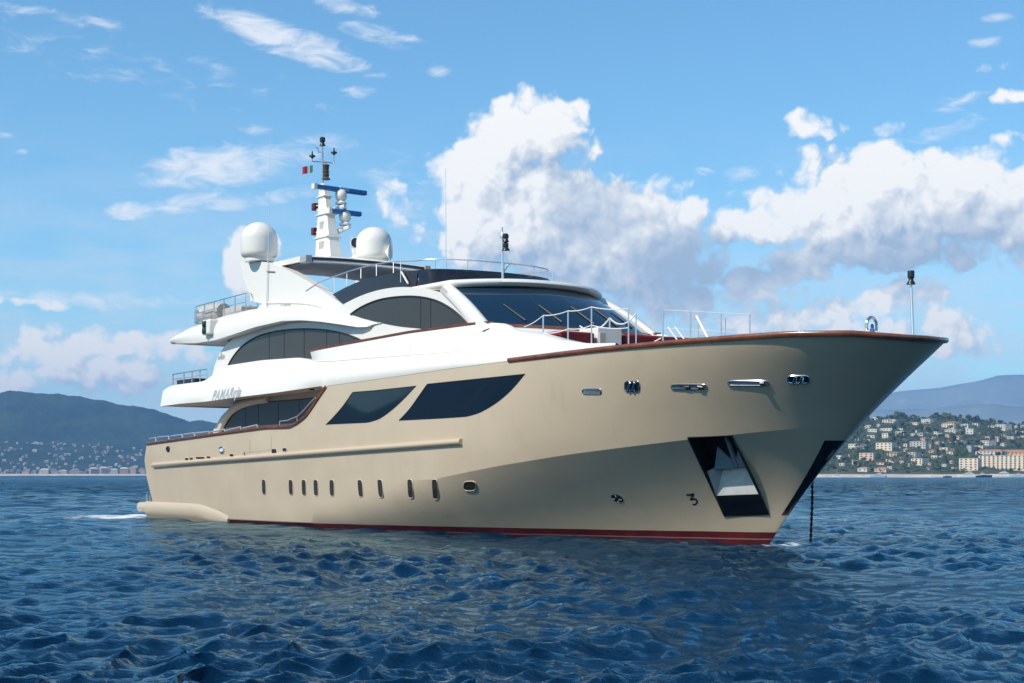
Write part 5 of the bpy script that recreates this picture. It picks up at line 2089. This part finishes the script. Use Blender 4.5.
Z = lambda x, y: (820 + x / 5.02, 370 + y / 5.02)
HOUSES = [
    (345, 264, 80, 16, 'white', 'flat', 'long low white villa just under the left end of the ridge'),
    (530, 270, 60, 26, 'white', 'flat', 'bright white cube villa high on the ridge under the middle trees'),
    (280, 248, 42, 14, 'pale', 'flat', 'small pale house at the top left where the ridge meets the bow'),
    (470, 276, 50, 12, 'cream', 'flat', 'low cream house left of the bright white cube villa'),
    (262, 312, 50, 16, 'white', 'flat', 'white flat-roofed house on the left slope close to the bow'),
    (330, 306, 72, 14, 'pale', 'flat', 'long pale terrace house right of the white house near the bow'),
    (326, 342, 42, 26, 'cream', 'flat', 'small cream two-storey house below the long pale terrace house'),
    (400, 328, 48, 22, 'tan', 'flat', 'square beige house in the middle of the left slope'),
    (465, 334, 28, 15, 'white', 'flat', 'tiny white house in trees right of the square beige house'),
    (530, 298, 52, 16, 'peach', 'tile', 'low peach house with tiled roof under the bright white cube villa'),
    (640, 292, 84, 36, 'cream', 'brown', 'wide cream villa with brown roof high on the middle of the hill'),
    (652, 316, 72, 18, 'white', 'flat', 'long white villa below the wide cream villa'),
    (725, 292, 42, 22, 'white', 'flat', 'white box villa right of the wide cream villa'),
    (750, 322, 38, 28, 'pale', 'flat', 'pale narrow house beneath the white box villa'),
    (905, 298, 66, 28, 'white', 'flat', 'white two-storey villa alone among trees high on the right'),
    (678, 346, 48, 18, 'peach', 'tile', 'small peach house in the centre of the hill'),
    (190, 354, 28, 13, 'white', 'flat', 'small white house close beside the bow edge'),
    (232, 362, 34, 14, 'cream', 'flat', 'small cream house right of the bow edge'),
    (320, 402, 88, 40, 'cream', 'flat', 'big cream villa with terraces on the left slope'),
    (490, 390, 92, 34, 'grey', 'flat', 'wide greyish flat-roofed block in the middle of the slope'),
    (545, 394, 24, 22, 'tan', 'flat', 'small tan house touching the wide greyish block'),
    (168, 398, 74, 28, 'pale', 'flat', 'pale block partly hidden by the bow'),
    (232, 452, 72, 38, 'peach', 'flat', 'square peach house low on the left slope'),
    (360, 436, 62, 26, 'tan', 'brown', 'house with brown tiled roof beside the dark trees'),
    (350, 462, 52, 14, 'tan', 'flat', 'low tan house beneath the brown-roofed house'),
    (455, 438, 62, 26, 'grey', 'flat', 'grey villa above the arched cream house'),
    (485, 478, 68, 34, 'cream', 'flat', 'cream house with arches low in the middle'),
    (565, 418, 42, 16, 'tan', 'tile', 'small house with terracotta roof right of the grey villa'),
    (180, 474, 52, 22, 'white', 'flat', 'white house low down beside the bow'),
    (212, 514, 52, 26, 'white', 'tile', 'white cottage with red roof near the shore, left one of two'),
    (302, 512, 62, 24, 'peach', 'tile', 'pinkish cottage with red roof near the shore, right one of two'),
    (348, 498, 28, 13, 'white', 'flat', 'tiny white hut just behind the pinkish cottage'),
    (110, 482, 32, 14, 'white', 'flat', 'small white house low at the edge of the bow'),
    (690, 370, 74, 13, 'white', 'flat', 'long low white house right of centre in dense trees'),
    (820, 376, 72, 22, 'white', 'flat', 'white house above the red-roofed mansion'),
    (880, 356, 36, 24, 'cream', 'tile', 'cream house with terracotta roof on the right slope'),
    (963, 348, 18, 15, 'white', 'flat', 'tiny white house far right in dark trees'),
    (790, 400, 62, 20, 'cream', 'flat', 'cream block left above the red-roofed mansion'),
    (748, 410, 26, 32, 'grey', 'flat', 'slim grey tower house left of the red-roofed mansion'),
    (845, 432, 140, 34, 'white', 'tile', 'large white mansion with red tiled roof behind the seafront hotel'),
    (95, 446, 28, 18, 'pale', 'flat', 'pale house in the gap under the bow'),
    (135, 462, 32, 15, 'cream', 'flat', 'small cream house right of the gap under the bow'),
    (240, 291, 32, 14, 'tan', 'flat', 'tan house on the upper left slope'),
    (255, 341, 42, 15, 'white', 'flat', 'white bungalow in the middle of the left slope'),
    (600, 330, 34, 14, 'pale', 'flat', 'pale bungalow left of the small peach house'),
    (420, 384, 36, 14, 'pale', 'flat', 'pale house left of the wide greyish block'),
    (620, 404, 44, 14, 'cream', 'flat', 'low cream house among trees left of the grey tower house'),
    (560, 350, 36, 14, 'white', 'tile', 'white house with red roof in the centre left of the slope'),
    (1000, 318, 40, 14, 'pale', 'flat', 'pale house at the right edge high on the hill'),
    (815, 320, 40, 12, 'tan', 'flat', 'tan house in trees right of the pale narrow house'),
]
house_px = []
for (zx, zy, zw, zh, wl, rf, lab) in HOUSES:
    x, y = Z(zx, zy)
    house(x, y, zw / 5.02, zh / 5.02, wl, rf, lab, group='villas on the right-hand hillside')
    house_px.append((x, y, zw / 5.02, zh / 5.02))
g3 = random.Random(44)
for i in range(48):
    for _try in range(60):
        x, y = g3.uniform(834, 1026), g3.uniform(426, 470)
        if x < 834 + (470 - y) * .75:
            continue
        if all(abs(x - a) > (c_ + 5) * .5 or abs(y - b) > d_ * .8 + 1.5 for a, b, c_, d_ in house_px) and not (x > 955 and y > 446):
            break
    w_, h_ = g3.uniform(3, 8), g3.uniform(1.8, 3.6)
    house(x, y, w_, h_, g3.choice(['white', 'cream', 'peach', 'pale', 'tan']), g3.choice(['flat', 'tile', 'flat', 'brown']), 'little villa half hidden in the trees of the right-hand hillside', group='little villas half hidden in the hillside trees', name='small_villa')
    house_px.append((x, y, w_, h_))
# seafront hotel in two wings and the orange block behind it
x, y = Z(745, 524)
house(x, y, 96 / 5.02, 66 / 5.02, 'cream', 'flat', 'shorter cream wing of the seafront hotel, at its left end', 'hotel', name='hotel', rz=-.3, D=1990)
x, y = Z(925, 526)
house(x, y, 255 / 5.02, 74 / 5.02, 'cream', 'flat', 'long cream seafront hotel behind the moored motor yachts', 'hotel', name='hotel', rz=-.22, D=2005)
x, y = Z(985, 458)
house(x, y, 215 / 5.02, 46 / 5.02, 'orange', 'tile', 'broad orange building with tiled roof rising behind the seafront hotel', 'building', name='apartment_building', rz=-.25, D=2120)
house_px += [(1004, 475, 80, 16), (1016, 461, 43, 10)]

# trees: ridge line first, then the slope, keeping clear of the house fronts
def clear(px, py):
    for hx, hy, hw, hh in house_px:
        if abs(px - hx) < hw * .5 + 2.0 and hy - hh - 1 < py - 2 < hy + 2.6:
            return False
    return True


nt_ = 0
for px in np.arange(826, 1040, 4.6):
    x = px + random.uniform(-1.5, 1.5)
    k = random.choice(['round', 'round', 'round', 'round', 'pine'])
    tree(k, x, R_D1 - random.uniform(10, 60), random.uniform(.75, 1.15))
    nt_ += 1
for x, s, lab in ((897, 1.75, 'tall dark clump of trees standing out on the left part of the ridge'), (901.5, 1.5, 'second tallest tree on the ridge, just right of the tall dark clump'), (944, 1.5, 'tall tree breaking the ridge line above the white box villas'), (976, 1.25, 'solitary taller tree on the right part of the ridge')):
    o = tree('round', x, R_D1 - 30, s, lab)
tries = 0
while nt_ < 272 and tries < 6000:
    tries += 1
    px = random.uniform(812, 1040)
    D = R_D0 + (R_D1 - R_D0) * random.random() ** .9
    py = HOR - (hill_w(px, D) - HCAM) / D * FOC
    if py > 474 or (not clear(px, py) and random.random() > .42):
        continue
    k = random.choices(['round', 'pine', 'cypress'], [.68, .18, .14])[0]
    tree(k, px, D, random.uniform(.65, 1.2))
    nt_ += 1

# the rest of the wood: one continuous mass of scrub and crowns over the slope
def woodland():
    g = random.Random(77)
    v, f = [], []
    for _ in range(5200):
        px = g.uniform(800, 1180)
        D = R_D0 + 20 + (R_D1 - R_D0 + 60) * g.random()
        py = HOR - (hill_w(px, D) - HCAM) / D * FOC
        if not clear(px, py) and g.random() > .30:
            continue
        p = fan_pt(px, D, g.uniform(.5, 6.0) * (.35 + .65 * abs(math.sin(px * .21) * math.cos(D * .031))))
        for _k in range(5):
            q = p + Vector((g.uniform(-3, 3), g.uniform(-3, 3), g.uniform(-1.2, 1.6)))
            n = Vector((g.uniform(-.7, .7), g.uniform(-1, .2), g.uniform(.2, 1))).normalized()
            a = n.orthogonal().normalized()
            a.rotate(Matrix.Rotation(g.uniform(0, 6.28), 3, n))
            b = n.cross(a)
            s = g.uniform(1.2, 2.7)
            k0 = len(v)
            v.extend([tuple(q + a * s), tuple(q + b * s), tuple(q - a * s * .8), tuple(q - b * s)])
            f.append((k0, k0 + 1, k0 + 2, k0 + 3))
    o = mesh_obj('woodland', v, f, M['tree_dark'], None, smooth=0, recalc=False)
    o['kind'] = 'stuff'


woodland()

# ------------------------------------------------------------------ boats along the right-hand shore
def small_yacht(px, length, hull_c, label, D=1800, dirn=1, tall=1.0):
    root = empty('moored_boat', Vector(((px - CXP) / FOC * D, D, 0)), (0 if dirn > 0 else math.pi) - .55)
    tag(root, label, 'boat', 'boats moored off the right-hand shore')
    Lh = length / 2
    b = length * .12
    fb = length * .115
    mb = MB()
    rows = []
    for z, k, ext in ((-.5, .7, .86), (.2, .9, .93), (fb, 1.0, 1.0)):
        row = []
        for t in np.linspace(0, 1, 12):
            x = -Lh + (Lh + Lh * ext) * t
            row.append((x, b * k * (1 - max(0, (t - .45) / .55) ** 2.2), z + (fb * .35 * t if z == fb else 0)))
        rows.append(row)
    full = [r + [(p[0], -p[1], p[2]) for p in reversed(r)] for r in rows]
    mb.grid(full, close_u=True).poly(full[-1])
    mb.build('hull', hull_c, root, smooth=40, weld=.01)
    for lv, (x0, x1, z0, z1) in enumerate(((-.62, .42, 1.0, 1.75), (-.45, .12, 1.75, 2.35 * tall))):
        zz0, zz1 = fb * z0, fb * z1
        mb = MB()
        k = b * (.78 - .12 * lv)
        lo = [(Lh * x0, k, zz0), (Lh * x1, k * .8, zz0), (Lh * x1, -k * .8, zz0), (Lh * x0, -k, zz0)]
        hi = [(Lh * x0 + .3, k * .92, zz1), (Lh * (x1 - .2), k * .7, zz1), (Lh * (x1 - .2), -k * .7, zz1), (Lh * x0 + .3, -k * .92, zz1)]
        mb.grid([lo, hi], close_u=True).poly(hi)
        mb.build('cabin', M['white'], root, smooth=0)
        ww = MB()
        h1, h2 = zz0 + (zz1 - zz0) * .35, zz0 + (zz1 - zz0) * .75
        ww.box((Lh * (x0 + x1 - .1) / 2, 0, (h1 + h2) / 2), (Lh * (x1 - x0) * .82, 2 * k * 1.0 + .12, h2 - h1))
        ww.build('window', M['glass'], root, smooth=0)
    MB().tube([(-Lh * .25, 0, fb * 2.2), (-Lh * .3, 0, fb * 3.4)], .09, 6).build('mast', M['white'], root)
    return root


navy = mat('navy_hull', (.012, .02, .04), .3)
paleblue = mat('pale_blue_hull', (.35, .45, .55), .4)
for zx, zl, hc, lab, d in ((740, 92, 'white', 'white motor yacht moored in front of the left hotel wing', -1), (825, 70, navy, 'dark-hulled motor yacht moored right of the white yacht', 1), (912, 100, 'white', 'larger white motor yacht moored before the long hotel', -1), (988, 66, paleblue, 'pale blue boat at the right edge of the moorings', -1),
                           (290, 74, paleblue, 'pale blue motorboat moored below the two red-roofed cottages', -1), (222, 46, 'white', 'small white boat left of the pale blue motorboat', 1), (640, 40, navy, 'small dark workboat off the middle of the beach', 1), (95, 56, 'white', 'white boat just clear of the yacht bow', 1), (450, 34, 'white', 'small white launch off the middle of the beach', 1), (560, 26, 'white', 'tiny white dinghy left of the small dark workboat', -1)):
    x, _ = Z(zx, 0)
    small_yacht(x, zl / 5.02 / FOC * 1800 * 1.15, M[hc] if isinstance(hc, str) else hc, lab, 1800 + random.uniform(-25, 25), d)

# ------------------------------------------------------------------ far town on the left shore
def far_house(az, r, W, Hh, wall, label, cat, group, name, point=None):
    p = lpt(az, r)
    o = MB()
    o.box((0, 0, Hh / 2 - 2), (W, max(8, W * .6), Hh + 4))
    b = len(o.f)
    mi = [0] * b
    a, d_ = W / 2 + .5, max(8, W * .6) / 2 + .5
    for k in range(2):
        pass
    o.v += [(-a, -d_, Hh), (a, -d_, Hh), (a, d_, Hh), (-a, d_, Hh), (-a * .5, 0, Hh + Hh * .28), (a * .5, 0, Hh + Hh * .28)]
    k = len(o.v) - 6
    for fc in ((k, k + 1, k + 5, k + 4), (k + 1, k + 2, k + 5), (k + 2, k + 3, k + 4, k + 5), (k + 3, k, k + 4)):
        o.f.append(fc)
        mi.append(1)
    ob = o.build(name, [WALLS['far_' + wall], ROOFS[random.choice(['tile', 'flat', 'brown'])]], None, smooth=0, mi=mi)
    ob.location = p
    ob.rotation_euler = (0, 0, -az + random.uniform(-.5, .5))
    tag(ob, label, cat, group)
    return ob


FL = {'white': 'speck-sized white house on the blue hillside far left', 'cream': 'speck-sized cream house on the blue hillside far left', 'pale': 'speck-sized pale stone house on the blue hillside far left'}
protos = {}
g2 = random.Random(5)
for i in range(285):
    px = g2.uniform(-6, 225)
    az = math.atan((px - CXP) / FOC)
    t = g2.random() ** 1.4 * .52 + .03
    r = L_D0 + (L_D1 - L_D0) * t
    wl = g2.choices(['white', 'cream', 'pale'], [.4, .35, .25])[0]
    W, Hh = g2.uniform(6, 13), g2.uniform(3.5, 6)
    if (wl, i % 3) in protos:
        s = protos[(wl, i % 3)]
        ob = s.copy()
        col.objects.link(ob)
        ob.location = lpt(az, r)
        ob.rotation_euler = (0, 0, -az + g2.uniform(-.5, .5))
    else:
        protos[(wl, i % 3)] = far_house(az, r, W, Hh, wl, FL[wl], 'house', wl + ' houses on the far hillside', 'hillside_house')
for i, (px, w_, h_, wl, lab) in enumerate(((45, 9, 4.5, 'cream', 'cream apartment block on the far left shore, nearest the left edge of the town'), (54, 7, 4, 'white', 'white block beside the leftmost cream apartment block'), (8, 6, 3, 'pale', 'pale block at the left edge of the far shore'), (94, 8, 5.5, 'tan', 'tan seafront block in the middle of the far town'), (104, 8, 6, 'cream', 'cream seafront block right of the tan one'), (114, 7, 4.5, 'white', 'white seafront block in the far town'), (124, 8, 5.5, 'peach', 'peach seafront block in the far town'), (133, 8, 6, 'tan', 'tan seafront block nearest the yacht stern'), (142, 6, 5, 'cream', 'cream block half hidden by the yacht stern'), (75, 8, 4.5, 'pale', 'pale block in the middle gap of the far seafront'), (64, 6, 3.5, 'cream', 'low cream block in the far seafront'), (26, 7, 3, 'peach', 'low peach block near the left end of the far shore'))):
    az = math.atan((px - CXP) / FOC)
    r = L_D0 + 40
    far_house(az, r, w_ / FOC * L_D0, h_ / FOC * L_D0, wl, lab, 'building', 'seafront blocks of the far town', 'seafront_block')

# ------------------------------------------------------------------ haze over land and sea
def haze():
    x0, x1, y0, y1, z0, z1 = BX0 - 100, BX1 + 100, BY0 - 100, BY1 + 100, -4.0, 640.0
    mb = MB()
    mb.box(((x0 + x1) / 2, (y0 + y1) / 2, (z0 + z1) / 2), (x1 - x0, y1 - y0, z1 - z0))
    m = bpy.data.materials.new('haze_air')
    m.use_nodes = True
    nt = NT(m.node_tree)
    m.node_tree.nodes.clear()
    out = nt.n('ShaderNodeOutputMaterial')
    pv = nt.n('ShaderNodeVolumePrincipled')
    pv.inputs['Color'].default_value = HAZE_COL
    pv.inputs['Density'].default_value = HAZE_D
    pv.inputs['Anisotropy'].default_value = 0.0
    nt.link(pv.outputs[0], out.inputs['Volume'])
    o = mb.build('haze', m, None, smooth=0)
    o['kind'] = 'stuff'


HAZE_COL = (.25, .54, 1.0, 1)
HAZE_D = 8.0e-5
haze()
